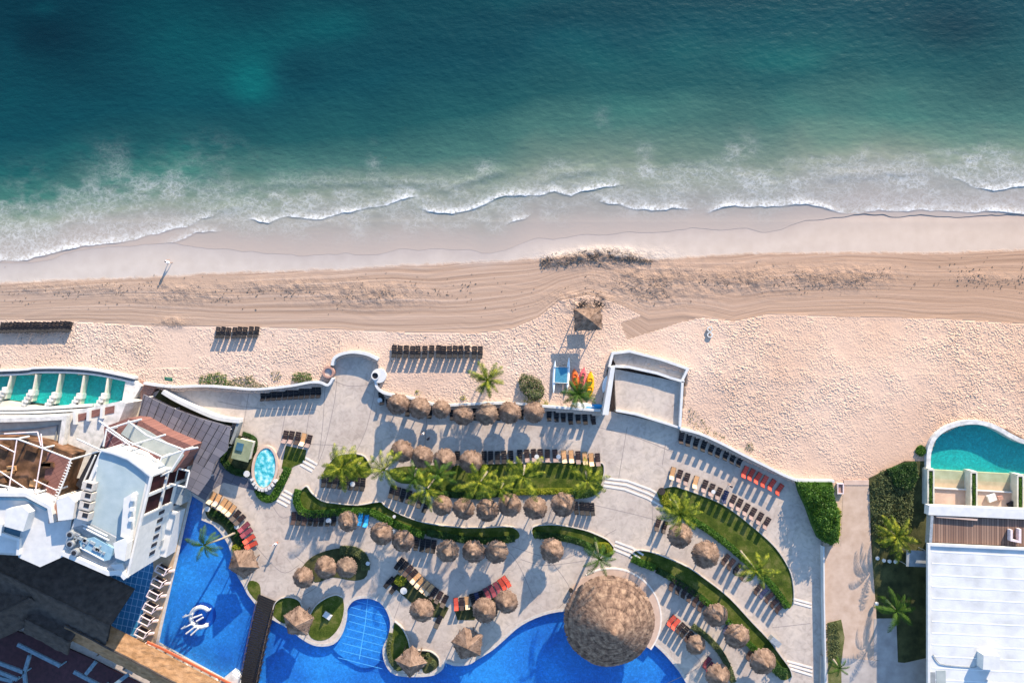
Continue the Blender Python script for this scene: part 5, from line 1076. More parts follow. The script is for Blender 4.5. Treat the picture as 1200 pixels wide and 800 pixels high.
t = thing('footbridge', 'dark timber footbridge with rope rails across the pool', 'bridge', (*P(300, 752), 0), absolute=True)
A0, A1, B0, B1 = (303, 697), (322, 705), (279, 812), (298, 815)
m_ = MB(); n = 44
for i in range(n):
    u0, u1 = i / n, (i + .86) / n; q = [(A0[0] + (B0[0] - A0[0]) * u0, A0[1] + (B0[1] - A0[1]) * u0), (A1[0] + (B1[0] - A1[0]) * u0, A1[1] + (B1[1] - A1[1]) * u0), (A1[0] + (B1[0] - A1[0]) * u1, A1[1] + (B1[1] - A1[1]) * u1), (A0[0] + (B0[0] - A0[0]) * u1, A0[1] + (B0[1] - A0[1]) * u1)]
    z = .15 + .45 * math.sin(math.pi * min(u0 * 1.1, 1)); m_.prism(W(q, .5), z - .06, z)
m_.build('planks', M['bridgewood'], t)
for a, b_ in ((A0, B0), (A1, B1)):
    m_ = MB(); pts = [(a[0] + (b_[0] - a[0]) * i / 12, a[1] + (b_[1] - a[1]) * i / 12) for i in range(13)]
    w3 = [(*P(p[0], p[1], .5), .15 + .45 * math.sin(math.pi * min(i / 12 * 1.1, 1))) for i, p in enumerate(pts)]
    m_.tube([(x, y, z - .15) for x, y, z in w3], .1, 6); m_.build('beam', M['bridgewood'], t)
    m_ = MB(); m_.tube([(x, y, z + .85) for x, y, z in w3], .035, 6); m_.build('rail', M['pole'], t)
    for x, y, z in w3: m_ = MB(); m_.tube([(x, y, -.7), (x, y, z + .9)], .05, 6); m_.build('rail_post', M['darkwood'], t)
o = MB().tube([(0, 0, 0), (0, 0, .25), (0, 0, .5)], [.3, .38, .3], 12).build('buoy', M['tanb'], smooth=True); o.location = (*P(307, 760), -.2); tag(o, 'small pinkish float in the water right of the bridge', 'float')

# sand seaweed heap clods
for k_ in range(1):
    r_ = np.random.default_rng(5); n = 900; cx = r_.uniform(634, 765, n); cy = 308 - 9 * np.exp(-((cx - 710) / 45) ** 2) + r_.normal(0, 4.2, n) * np.clip((770 - cx) / 60, .3, 1); V_ = []; F_ = []
    for i in range(n):
        s_ = r_.uniform(.03, .13) * (1.4 if i % 6 == 0 else .8); x, y = P(cx[i], cy[i], .2); z = float(zsand(cy[i])) + .16; k = len(V_)
        for (a, b_, c) in ((1, 0, 0), (0, 1, 0), (-1, 0, 0), (0, -1, 0), (0, 0, 1), (0, 0, -1)): V_.append((x + a * s_ * r_.uniform(.6, 1.3), y + b_ * s_ * r_.uniform(.6, 1.3), z + c * s_ * .9))
        F_ += [(k, k + 1, k + 4), (k + 1, k + 2, k + 4), (k + 2, k + 3, k + 4), (k + 3, k, k + 4), (k + 1, k, k + 5), (k + 2, k + 1, k + 5), (k + 3, k + 2, k + 5), (k, k + 3, k + 5)]
    M['weed'] = noisy('dark_dry_seaweed', (.07, .055, .045), (.16, .125, .10), 3, .95); o = new_mesh_obj('seaweed_clods', V_, F_, M['weed']); tag(o, 'dark clods of dug sand and seaweed heaped at the waterline', 'seaweed', kind='stuff')

# scattered debris on the raked band
r_ = np.random.default_rng(15); V_ = []; F_ = []; n = 5200
cx = r_.uniform(0, 1200, n); band_c = np.interp(cx, [0, 200, 400, 700, 850, 1000, 1200], [340, 344, 342, 345, 330, 326, 325]); cy = band_c + r_.normal(0, 9, n)
sel = vnoise(cx, cy * 2.5, .035, 5, 4) + .12 * r_.normal(size=n) > .64; cx, cy = cx[sel], cy[sel]
cx = np.append(cx, r_.uniform(0, 620, 160)); cy = np.append(cy, r_.uniform(392, 432, 160))
for i in range(len(cx)):
    s_ = r_.uniform(.02, .07); z = float(zsand(cy[i])) + .05; x, y = P(cx[i], cy[i], z); a = r_.uniform(0, 6.3); L = s_ * r_.uniform(1, 3); ca, sa = math.cos(a), math.sin(a); k = len(V_)
    for (u, v) in ((-L, 0), (0, -s_), (L, 0), (0, s_)): V_.append((x + u * ca - v * sa, y + u * sa + v * ca, z))
    V_.append((x, y, z + s_ * 1.3)); F_ += [(k, k + 1, k + 4), (k + 1, k + 2, k + 4), (k + 2, k + 3, k + 4), (k + 3, k, k + 4)]
o = new_mesh_obj('beach_debris', V_, F_, M['weed']); tag(o, 'small dark bits of dried weed scattered over the raked sand', 'debris', kind='stuff')

# ------------------------------------------------------------------ PEOPLE
def person(px, py, rz, top, bottom, label, pose='walk', z=0.0, extra=None):
    me = bpy.data.meshes.new('person'); V_ = []; E_ = []; Rd = []
    def add(co, r, par=None):
        V_.append(co); Rd.append(r)
        if par is not None: E_.append((par, len(V_) - 1))
        return len(V_) - 1
    pel = add((0, 0, .95), .13); ch = add((0, .0, 1.15), .12, pel); ch2 = add((0, 0, 1.36), .14, ch); nk = add((0, 0, 1.49), .055, ch2); hd = add((0, .015, 1.60), .085, nk); hd2 = add((0, .02, 1.70), .075, hd)
    for s_ in (-1, 1):
        st = .22 * s_ if pose == 'walk' else .05 * s_
        hp = add((.09 * s_, 0, .90), .095, pel); kn = add((.10 * s_, st * .8 + .04, .50), .06, hp); an = add((.10 * s_, st, .09), .04, kn); add((.11 * s_, st + .16, .035), .033, an)
        sh = add((.18 * s_, 0, 1.40), .055, ch2)
        if pose == 'out': el = (.42 * s_, .03, 1.36); ha = (.64 * s_, .08, 1.38)
        else: el = (.24 * s_, -st * .5, 1.13); ha = (.26 * s_, -st * .9 + .12, .90)
        e_ = add(el, .042, sh); w_ = add(ha, .03, e_); d = (Vector(ha) - Vector(el)).normalized(); pal = Vector(ha) + d * .07; p_ = add(tuple(pal), .034, w_)
        sd = d.cross(Vector((0, 0, 1))).normalized() if abs(d.z) < .9 else Vector((0, 1, 0))
        for k, L in enumerate((.062, .075, .07, .055)):
            b_ = pal + sd * (k - 1.5) * .022 + d * .035; f1 = add(tuple(b_), .0095, p_); f2 = add(tuple(b_ + d * L * .5 + Vector((0, 0, -.004))), .009, f1); add(tuple(b_ + d * L + Vector((0, .006, -.018))), .008, f2)
        b_ = Vector(ha) + sd * .035 + d * .02; f1 = add(tuple(b_), .011, w_); add(tuple(b_ + sd * .03 + d * .035), .009, f1)
    me.from_pydata(V_, E_, []); o = bpy.data.objects.new('person', me); C.objects.link(o)
    sk = o.modifiers.new('s', 'SKIN'); sk.use_smooth_shade = True
    for i, v in enumerate(me.skin_vertices[0].data): v.radius = (Rd[i], Rd[i] * (.8 if i in (0, 1, 2) else 1)); v.use_root = (i == 0)
    sb = o.modifiers.new('u', 'SUBSURF'); sb.levels = 1
    dg = bpy.context.evaluated_depsgraph_get(); m2 = bpy.data.meshes.new_from_object(o.evaluated_get(dg)); bpy.data.objects.remove(o)
    m2.materials.clear(); m2.materials.append(M['skin']); o = bpy.data.objects.new('person', m2); C.objects.link(o)
    # nose, ears joined in the same mesh
    o.location = (*P(px, py, z + 1), z); o.rotation_euler.z = R(rz); tag(o, label, 'person')
    m_ = MB(); m_.tube([(0, 0, .93), (0, 0, 1.1), (0, 0, 1.3), (0, 0, 1.44), (0, 0, 1.47)], [.165, .15, .175, .17, .08], 14)
    for s_ in (-1, 1): m_.tube([(.13 * s_, 0, 1.42), ((.36 if pose == 'out' else .225) * s_, .0, 1.36 if pose == 'out' else 1.2)], [.085, .062], 10)
    m_.build('shirt', M[top], o)
    m_ = MB(); m_.tube([(0, 0, .86), (0, 0, .99)], [.175, .165], 14)
    for s_ in (-1, 1): m_.tube([(.09 * s_, 0, .92), (.10 * s_, (.22 * s_ if pose == 'walk' else 0) * .5 + .02, .6)], [.115, .095], 10)
    m_.build('shorts', M[bottom], o)
    m_ = MB(); m_.tube([(0, -.01, 1.60), (0, -.02, 1.68), (0, -.005, 1.75), (0, 0, 1.79)], [.075, .098, .085, .03], 12); m_.build('hair', M['hair'], o, True)
    m_ = MB()
    for s_ in (-1, 1): m_.box((.03 * s_, .105, 1.665), (.02, .012, .012))
    m_.build('eyes', M['black'], o)
    m_ = MB(); m_.box((0, .115, 1.64), (.022, .035, .04)); m_.build('nose', M['skin'], o); m_ = MB(); m_.box((0, .10, 1.60), (.05, .012, .012)); m_.build('mouth', M['redcl'], o)
    return o
person(196, 307, -70, 'shirt', 'shirt', 'person in white walking alone along the wet sand', z=float(zsand(308)))
person(496, 508, 60, 'shirt', 'shortsd', 'person in a white top below the wall umbrellas')
person(502, 514, 40, 'shortsd', 'shortsd', 'person in dark clothes just below the one in white', 'stand')
person(323, 637, 20, 'shirt', 'redcl', 'person in white and red with arms spread on the plaza', 'out')
person(856.5, 569.5, -30, 'shortsd', 'shirt', 'person in dark top among the diagonal loungers', 'stand')
# pair of rings on the sand
t = thing('sand_marker', 'pair of pale rings lying on the open sand right of the platform', 'ring pair', (*P(831, 389), .3))
for dy in (-.42, .42): m_ = MB(); m_.ribbon([(.34 * math.cos(R(i * 20)), dy + .34 * math.sin(R(i * 20))) for i in range(18)], .16, .02, .24, True); m_.build('ring', M['white2'], t)

# ------------------------------------------------------------------ LEFT HOTEL
# seaside private pools
t = thing('pool_terrace', 'curved white terrace with a row of teal plunge pools', 'terrace', (*P(70, 465), 0), absolute=True)
TE = smooth_poly([(-260, 440), (0, 434), (40, 431), (80, 431), (115, 434), (158, 443)], False, 5)
mb = MB(); mb.prism(W(TE + [(168, 452), (160, 475), (145, 500), (-260, 500)], .5), -2, .0); mb.build('slab', M['cream'], t)
mb = MB(); mb.ribbon(W(TE, 1.6), .30, -.6, 1.6); mb.build('outer_wall', M['white'], t)
TI = [(a, b + 5.5) for a, b in TE]; mb = MB(); mb.prism(W([(a, b + 1.3) for a, b in TE] + [(a, b + 5.6) for a, b in TE][::-1], 1.1), -.5, .95); mb.build('gutter', M['greywall'], t)  # grey band: shade inside the outer wall put into its colour
mb = MB(); mb.ribbon(W(TI, 1.3), .22, .0, 1.32); mb.build('pool_rim', M['white'], t)
BT = [(143, 474), (110, 477), (80, 477), (45, 473), (0, 468), (-260, 466)]
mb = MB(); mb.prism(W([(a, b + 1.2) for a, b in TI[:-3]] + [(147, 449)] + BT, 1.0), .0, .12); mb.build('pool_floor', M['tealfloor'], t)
mb = MB(); mb.poly([(x, y, 1.02) for x, y in W([(a, b + 1.2) for a, b in TI[:-3]] + [(147, 449)] + BT, 1.0)]); mb.build('water', M['tealwater'], t)
mb = MB(); mb.prism(W([(147, 447), (158, 446), (166, 452), (150, 478), (142, 476)], 1.2), 0, 1.2); mb.build('end_wall', M['white2'], t)
for (a, b_) in (((12.5, 440), (5, 467)), ((42, 438.5), (36, 470)), ((70, 438), (63, 473)), ((98, 440), (92, 474)), ((126, 443), (121, 474)), ((-18, 441), (-25, 467))):
    mb = MB(); mb.ribbon(W([a, b_], 1.4), .22, .0, 1.36); mb.build('divider', M['cream'], t)
    mb = MB()
    for i in range(4): mb.prism(W([(b_[0] - 12 + i * 3.2, b_[1] + 5 - i * 4.2), (b_[0] - 12 + i * 3.2 + 4.6, b_[1] + 6 - i * 4.2), (b_[0] - 12 + i * 3.2 + 5.6, b_[1] + 0 - i * 4.2), (b_[0] - 12 + i * 3.2 + .6, b_[1] - 1 - i * 4.2)], 1.6), .1, 1.4 + .12 * i)
    mb.build('stepped_wall', M['white2'], t)
mb = MB(); mb.prism(W([(8, 470), (44, 476), (80, 480), (110, 480), (144, 476), (142, 482), (-100, 484), (-100, 468)], 1.3), .1, 1.25); mb.build('pool_shelf', M['cream'], t)
# curved walkway bands
t = thing('curved_balcony', 'white curved balcony bands below the teal plunge pools', 'balcony', (*P(40, 482), 0), absolute=True)
for i, (dy, z, w) in enumerate(((478, 2.2, .35), (482.5, 2.6, .3), (487.5, 3.2, .45))):
    mb = MB(); mb.ribbon(W(smooth_poly([(-160, dy), (0, dy + 1), (40, dy + .5), (76, dy - 1.2), (104, dy - 3)], False, 4), z), w, .0, z); mb.build('rail', M['white'], t)
mb = MB(); mb.prism(W([(-160, 478), (76, 478), (78, 487), (-160, 489)], 1.8), 0, 1.75); mb.build('floor', M['pipe'], t)

def facade_panel(mb_, A, B, u0, u1, z0, z1, d=.06, flip=1):
    A = Vector(A); B = Vector(B); dr = (B - A); n_ = Vector((-dr.y, dr.x)).normalized() * flip * d
    a = A + dr * u0; b = A + dr * u1; k = len(mb_.v)
    for p in (a - n_ * .5, b - n_ * .5, b + n_, a + n_):
        mb_.v.append((p.x, p.y, z0))
    for p in (a - n_ * .5, b - n_ * .5, b + n_, a + n_): mb_.v.append((p.x, p.y, z1))
    for f in ((0, 1, 2, 3), (4, 5, 6, 7), (0, 1, 5, 4), (1, 2, 6, 5), (2, 3, 7, 6), (3, 0, 4, 7)): mb_.f.append(tuple(k + i for i in f))
M['bluewhite'] = noisy('faded_blue_paint', (.16, .30, .40), (.24, .38, .46), 2, .7)
t = thing('hotel_tower', 'white hotel tower with a pale blue grey roof and dark red glass', 'hotel', (*P(140, 610, 6), 0), absolute=True)
RA = [(118, 527), (133, 531), (149, 537), (163, 547), (176, 558), (148, 677), (128, 672), (72, 648), (84, 617), (98, 575)]
ZR = 13.0
mb = MB(); mb.prism(W(RA, ZR), 0, ZR); mb.build('wall', M['white'], t)
mb = MB(); mb.prism(W([(117, 530), (133, 534), (148, 540), (161, 549), (172, 559), (160, 612), (154, 640), (144, 664), (135, 656), (137, 628), (105, 612), (110, 575)], ZR), ZR, ZR + .02); mb.build('roof', M['roofgrey'], t)
mb = MB(); mb.ribbon(W([(118, 527), (133, 531), (149, 537), (163, 547), (176.5, 558), (148, 677)], ZR + .5), .28, ZR, ZR + .45); mb.build('parapet', M['white'], t)
mb = MB(); mb.ribbon(W([(148, 677), (142, 670), (128, 671), (73, 647)], ZR + .5), .55, ZR - .2, ZR + .8); mb.build('parapet', M['white'], t)
mb = MB(); mb.prism(W([(146, 583), (156, 577), (158, 580), (155, 600), (153, 632), (142, 628)], ZR + 1.0), ZR, ZR + 1.2); mb.build('roof_wall', M['white'], t)
mb = MB(); mb.prism(W([(137, 634), (152, 628), (153, 634), (150, 655), (139, 651)], ZR + 1), ZR, ZR + 1.9); mb.build('roof_wall', M['white'], t)
for i in range(3):
    mb = MB(); mb.box((*P(157 - i * 1.0, 584 + i * 12, ZR + 1.3), ZR + 1.35), (.55, .5, .5)); mb.build('vent', M['white'], t)
mb = MB(); mb.prism(W([(129, 662), (143, 660), (146, 672), (134, 668)], ZR + .6), ZR, ZR + .5); mb.build('ledge', M['white'], t)
# equipment yard on the roof
mb = MB(); mb.prism(W([(84, 618), (105, 613), (137, 630), (136, 656), (126, 664), (76, 640)], ZR), ZR, ZR + .03); mb.build('plant_floor', M['pipe'], t)
mb = MB(); mb.prism(W([(95, 632), (112, 628), (135, 641), (132, 654), (124, 656), (98, 643)], ZR), ZR + .03, ZR + .5); mb.build('water_tank', M['bluewhite'], t)
for a, b_ in (((98, 612), (128, 627)), ((100, 617), (130, 632)), ((96, 640), (124, 655)), ((104, 570), (116, 545))):
    mb = MB(); mb.tube([(*P(a[0], a[1], ZR), ZR + .45), (*P(b_[0], b_[1], ZR), ZR + .45)], .13, 8); mb.build('pipe', M['white'], t)
for x, y in ((87, 624), (87, 635), (92, 645)):
    mb = MB(); q = P(x, y, ZR); mb.tube([(q[0], q[1], ZR), (q[0], q[1], ZR + 1.1)], .48, 14); f_ = mb.build('tank', M['steel'], t); mb = MB(); mb.tube([(q[0], q[1], ZR + 1.1), (q[0], q[1], ZR + 1.16)], .3, 12); mb.build('hatch', M['black'], t)
for i in range(16):
    x = random.uniform(84, 128); y = 625 + (x - 84) * .5 + random.uniform(-6, 8); mb = MB(); q = P(x, y, ZR); mb.box((q[0], q[1], ZR + .35), (random.uniform(.2, .8), random.uniform(.2, .5), .6), rz=R(-28)); mb.build('pipe_box', M['pipe' if i % 2 else 'steel'], t)
for i in range(4):
    q = P(104.5 - i * 1.6, 569 + i * 11.5, ZR + .8); mb = MB(); mb.box((q[0], q[1], ZR + .65), (1.45, 1.05, 1.2), rz=R(-14)); f_ = mb.build('cooling_unit', M['kerb'], t)
    mb = MB(); mb.box((q[0] + .25, q[1] + .1, ZR + 1.27), (.7, .55, .05), rz=R(-14)); mb.build('fan_grille', M['black'], f_, off=t.location); 
    f2 = f_.children[-1]; 
# facade glazing (parts)
A_ = P(176, 558, ZR); B_ = P(148, 677, ZR)
for (u0, u1, z0, z1) in ((.0, .17, 8.2, 12.7), (.20, .38, 8.2, 12.7), (.0, .17, 4.4, 7.6), (.20, .38, 4.4, 7.6), (0, .17, 1.0, 3.8)):
    mb = MB(); facade_panel(mb, A_, B_, u0 + .012, u1, z0, z1, .08, 1); mb.build('window', M['redglass'], t)
for i in range(6):
    mb = MB(); u = .44 + i * .085; facade_panel(mb, A_, B_, u, u + .035, 5.6, 7.2, .08, 1); mb.build('window', M['black'], t)
for i in range(3):
    mb = MB(); u = .24 + i * .08; facade_panel(mb, A_, B_, u, u + .05, 1.6, 2.6, .1, 1); mb.build('window', M['black'], t)
mb = MB(); facade_panel(mb, A_, B_, .80, .86, 2.6, 4.4, .1, 1); mb.build('window', M['steel'], t)
for (u0, u1, z0, z1) in ((-.01, .40, 7.65, 8.15), (.17, .20, 0, 12.9), (-.02, .0, 0, 13), (.38, .40, 3.8, 12.9)):
    mb = MB(); facade_panel(mb, A_, B_, u0, u1, z0, z1, .30, 1); mb.build('frame', M['white'], t)
mb = MB(); facade_panel(mb, A_, B_, .5, .98, 0, 3.3, .9, 1); mb.build('lower_wall', M['white'], t)
mb = MB(); facade_panel(mb, A_, B_, .22, .42, 0, 2.9, 1.1, 1); mb.build('entrance_block', M['pipe'], t)
dirn = (Vector(B_) - Vector(A_)).normalized(); nrm_ = Vector((-dirn.y, dirn.x))
for u in (-.01, .16):
    mb = MB(); a = Vector(A_) + (Vector(B_) - Vector(A_)) * u; mb.tube([(a.x, a.y, 6.2), (a.x + nrm_.x * 2.4, a.y + nrm_.y * 2.4, 6.2)], .14, 4); mb.build('beam', M['white'], t)
a = Vector(A_) + nrm_ * 2.4; b_ = Vector(A_) + (Vector(B_) - Vector(A_)) * .16 + nrm_ * 2.4; mb = MB(); mb.tube([(a.x, a.y, 6.2), (b_.x, b_.y, 6.2)], .14, 4); mb.build('beam', M['white'], t)

# west wing
t = thing('hotel_wing', 'stepped white hotel wing at the left edge', 'hotel', (*P(30, 620, 6), 0), absolute=True)
mb = MB(); mb.prism(W([(-160, 575), (0, 577), (28, 578), (58, 592), (62, 612), (84, 608), (78, 650), (47, 664), (22, 653), (20, 648), (-160, 640)], 12.5), 0, 12.5); mb.build('wall', M['white'], t)
mb = MB(); mb.ribbon(W([(-160, 578), (0, 579), (30, 579), (58, 594), (61, 612)], 13.2), .5, 12.4, 13.3); mb.build('parapet', M['white'], t)
mb = MB(); mb.ribbon(W([(-160, 585), (0, 584), (30, 585), (54, 597)], 12.6), .3, 12.45, 12.62); M['bluewhite'] = noisy('faded_blue_paint', (.16, .30, .40), (.24, .38, .46), 2, .7); mb.build('gutter', M['bluewhite'], t)
mb = MB(); mb.prism(W([(8, 596), (28, 592), (35, 600), (28, 622), (6, 616)], 14), 12.5, 14.2); mb.build('stair_head', M['white'], t)
mb = MB(); mb.prism(W([(66, 586), (80, 580), (88, 588), (85, 608), (68, 610)], 14), 9, 14.0); mb.build('stair_head', M['white'], t)
mb = MB(); mb.prism(W([(61, 592), (68, 590), (66, 608), (60, 612)], 12), 9, 12.6); mb.build('door_recess', M['brick'], t)
mb = MB(); mb.prism(W([(4, 614), (24, 622), (22, 630), (3, 625)], 12.6), 12.45, 12.56); mb.build('skylight', M['glassblue'], t)
mb = MB(); mb.ribbon(W([(-20, 612), (2, 615), (0, 625), (22, 632), (21, 650)], 13), .35, 12.4, 13.1); mb.build('parapet', M['white'], t)
mb = MB(); mb.prism(W([(-160, 632), (20, 635), (20, 650), (-160, 640)], 11), 0, 11.2); mb.build('side_block', M['white2'], t)

# amber timber terraces with white pergola frame
t = thing('pergola_terrace', 'white framed pergola over dark amber timber terraces', 'pergola', (*P(45, 545, 6), 0), absolute=True)
mb = MB(); mb.prism(W([(-160, 512), (20, 512), (48, 518), (85, 532), (70, 575), (60, 596), (28, 578), (-160, 576)], 9), 0, 9.0); mb.build('floor', M['amber'], t)
mb = MB(); mb.prism(W([(56, 530), (84, 536), (72, 566), (62, 590), (50, 582)], 9), 9.0, 9.1); mb.build('paving', M['plankred'], t)
zf = 11.6
for seg in (((-40, 514), (20, 514), (50, 525), (83, 538)), ((-40, 572), (0, 568), (42, 577), (60, 590)), ((83, 538), (78, 556), (64, 590))):
    for a, b_ in zip(seg[:-1], seg[1:]): mb = MB(); mb.tube([(*P(a[0], a[1], zf), zf), (*P(b_[0], b_[1], zf), zf)], .11, 8); mb.build('frame_beam', M['white'], t)
for a, b_ in (((20, 514), (10, 576)), ((50, 525), (41, 578)), ((0, 521), (18, 530)), ((0, 552), (36, 576)), ((66, 574), (40, 562)), ((48, 508), (50, 525)), ((-30, 514), (-36, 572)), ((5, 508), (44, 506)), ((44, 506), (48, 522))):
    mb = MB(); mb.tube([(*P(a[0], a[1], zf), zf + .003), (*P(b_[0], b_[1], zf), zf + .003)], .085, 8); mb.build('frame_beam', M['cloth_pink'], t)
for x, y in ((20, 514), (50, 525), (83, 538), (10, 576), (41, 578), (60, 590), (66, 574)):
    mb = MB(); q = P(x, y, zf); mb.tube([(q[0], q[1], 9), (q[0], q[1], zf)], .13, 8); mb.build('post', M['white'], t)
for i in range(13):
    mb = MB(); a = (80 - i * 1.3, 541 + i * 3.2); b_ = (84.5 - i * 1.3, 542.5 + i * 3.2); mb.tube([(*P(a[0], a[1], zf), zf), (*P(b_[0], b_[1], zf), zf)], .07, 6); mb.build('ladder_bar', M['white'], t)
r_ = random.Random(3)
for i in range(9):
    x = r_.uniform(2, 58); y = r_.uniform(522, 570); mb = MB(); q = P(x, y, 9); mb.box((q[0], q[1], 9.3), (r_.uniform(.6, 1.8), r_.uniform(.5, .8), .5), rz=R(r_.uniform(-40, 30))); mb.build('planter_box', M['amber' if i % 3 else 'tan'], t)
# pavilion roof and white wall with brown shutters
t = thing('pavilion', 'cream flat roofed pavilion block behind the curved balcony', 'pavilion', (*P(35, 505, 4), 0), absolute=True)
mb = MB(); mb.prism(W([(-160, 492), (70, 488), (76, 490), (70, 527), (66, 540), (-160, 540)], 6), 0, 6.0); mb.build('roof', M['cream'], t)
mb = MB(); mb.ribbon(W([(-160, 493), (0, 492), (40, 491), (76, 489), (71, 522), (66, 538)], 6.8), .6, 5.8, 6.9); mb.build('parapet', M['white2'], t)
mb = MB(); mb.ribbon(W([(0, 505), (40, 502), (67, 498), (64, 522)], 6.2), .12, 6, 6.25); mb.build('roof_ridge', M['greywall'], t)
t = thing('shuttered_wing', 'white angled wing with three brown shuttered openings', 'hotel', (*P(100, 510, 4), 0), absolute=True)
mb = MB(); mb.prism(W([(76, 486), (92, 480), (140, 470), (148, 472), (138, 497), (120, 520), (112, 535), (98, 560), (70, 560), (72, 520)], 5.5), 0, 5.5); mb.build('roof', M['white2'], t)
for x, y in ((96, 488), (112, 483.5), (128, 480)):
    mb = MB(); mb.prism(W([(x - 6.5, y - 2.5), (x + 6, y - 5), (x + 5.5, y + 3.5), (x - 6.5, y + 6)], 5.6), 5.3, 5.56); f_ = mb.build('shutter', M['plankred'], t)
for a, b_ in (((88, 483), (88, 497)), ((104, 480), (103.5, 493)), ((120, 477), (119, 490))):
    mb = MB(); mb.ribbon(W([a, b_], 6), .35, 5.5, 6.2); mb.build('fin', M['white'], t)
mb = MB(); mb.tube([(*P(90, 514, 8), 8), (*P(118, 527, 8), 8)], .12, 8); mb.build('beam', M['white'], t)
mb = MB(); mb.tube([(*P(118, 528, 8), 8), (*P(85, 538, 8), 8)], .12, 8); mb.build('beam', M['white'], t)
mb = MB(); mb.prism(W([(108, 530), (117, 529), (103, 560), (94, 575), (88, 568)], 8), 5.5, 7.8); mb.build('side_glass', M['black'], t)
mb = MB(); mb.tube([(*P(112, 533, 9), 9), (*P(97, 566, 9), 9)], .12, 8); mb.build('beam', M['white'], t)
# framed atrium
t = thing('atrium', 'white framed glass atrium over red brown floors', 'atrium', (*P(175, 520, 5), 0), absolute=True)
mb = MB(); mb.prism(W([(122, 500), (150, 490), (162, 491), (190, 507), (225, 522), (222, 530), (205, 552), (178, 560), (150, 540), (122, 524)], 7), 0, 7.0); mb.build('floor', M['plankred'], t)
mb = MB(); mb.prism(W([(152, 494), (175, 505), (212, 528), (190, 533), (160, 520), (142, 508)], 7), 7.0, 7.1); mb.build('glass_roof', M['paleglass'], t)
mb = MB(); mb.prism(W([(190, 534), (212, 529), (216, 533), (202, 553), (186, 553)], 7), 7.0, 7.12); mb.build('glass_roof', M['paleglass'], t)
for q in (((124, 504), (150, 520), (150, 537), (122, 523)), ((153, 523), (187, 536), (177, 556), (153, 540))):
    mb = MB(); mb.prism(W(q, 7.2), 7.0, 7.25); mb.build('tinted_panel', M['plankdark'], t)
zf = 9.8
for seg in (((116, 493), (150, 517), (190, 535), (180, 558)), ((125, 503), (150, 495), (166, 491)), ((150, 493), (172, 510), (216, 527), (232, 524)), ((155, 521), (194, 509)), ((190, 536), (216, 527)), ((125, 503), (152, 521), (150, 538)), ((125, 503), (121, 523)), ((216, 527), (200, 552), (182, 560)), ((118, 526), (150, 538), (176, 558))):
    for a, b_ in zip(seg[:-1], seg[1:]): mb = MB(); mb.tube([(*P(a[0], a[1], zf), zf), (*P(b_[0], b_[1], zf), zf)], .125, 8); mb.build('frame_beam', M['white'], t)
for a, b_ in (((128, 525), (147, 519)), ((155, 538), (175, 531)), ((160, 545), (186, 538))):
    mb = MB(); mb.tube([(*P(a[0], a[1], 8), 8), (*P(b_[0], b_[1], 8), 8)], .09, 6); mb.build('railing', M['cloth_pink'], t)
for x, y in ((125, 503), (190, 535), (216, 527), (150, 495), (155, 521)):
    mb = MB(); q = P(x, y, zf); mb.tube([(q[0], q[1], 7), (q[0], q[1], zf)], .15, 8); mb.build('post', M['white'], t)
t = thing('brick_steps', 'terracotta steps and white ramp between plunge pools and slatted roof', 'steps', (*P(160, 470), 0), absolute=True)
mb = MB()
for i in range(9): mb.prism(W([(164 + i * .0, 445 + i * 2.6), (183 - i * 1.4, 452 + i * 2.4), (182 - i * 1.4, 454 + i * 2.4), (163 - i * 0, 447 + i * 2.6)], .6), -1, .55 - i * .03)
mb.build('treads', M['brick'], t); mb = MB(); mb.prism(W([(163, 468), (166, 470), (168, 492), (140, 496), (148, 480), (157, 470)], .6), -.5, .6); mb.build('ramp', M['cream'], t)
# slatted grey roof
t = thing('slatted_roof', 'large curved grey slatted roof beside the white atrium', 'roof', (*P(220, 510, 3), 0), absolute=True)
SL = smooth_poly([(168, 462), (200, 477), (235, 490), (270, 500)], False, 5) + [(266, 528), (252, 541), (246, 560), (232, 580), (215, 570)] + smooth_poly([(226, 545), (226, 526), (205, 515), (180, 504), (161, 491)], False, 4)
mb = MB(); mb.prism(W(SL, 3.4), 3.1, 3.4); mb.build('deck', M['slate'], t)
mb = MB()
for i in range(12):
    u = i / 11; a = (170 + 96 * u, 463 + 37 * u + 3 * math.sin(u * 3)); b_ = (163 + 62 * u, 487 + 60 * u); mb.tube([(*P(a[0], a[1], 3.45), 3.46), (*P(b_[0] + 14 * u, b_[1], 3.45), 3.46)], .04, 6)
mb.build('rafters', M['black'], t)
for x, y in ((170, 466), (200, 480), (235, 494), (266, 504), (262, 526), (240, 560)):
    mb = MB(); q = P(x, y, 3); mb.tube([(q[0], q[1], 0), (q[0], q[1], 3.12)], .12, 8); mb.build('post', M['white'], t)
wall('curved_wall', 'thick white curved wall on the sea side of the grey slatted roof', [(190, 459), (205, 468), (230, 480), (255, 490), (280, 493.5)], 1.8, .55, z0=0)
wall('curved_wall', 'short grey end wall at the tip of the grey slatted roof', [(279, 495), (275, 508), (270, 520)], 1.6, .4, z0=0, mat='greywall')
mb = MB(); mb.prism(W([(186, 457), (196, 460), (225, 476), (250, 487), (272, 494), (270, 499), (235, 489), (200, 476), (180, 466)], .4), 0, .03); tag(mb.build('planting_bed', M['soil']), 'dark narrow bed between the curved wall and the slatted roof', 'planting bed', kind='stuff')
# court paving, its shadow put into the dark slab colour
mb = MB(); mb.prism(W([(215, 568), (224, 556), (266, 530), (262, 548), (290, 560), (300, 575), (262, 565), (247, 575), (240, 587), (224, 577)], 0), -.01, .012); struct(mb.build('shaded_court', M['slate']))

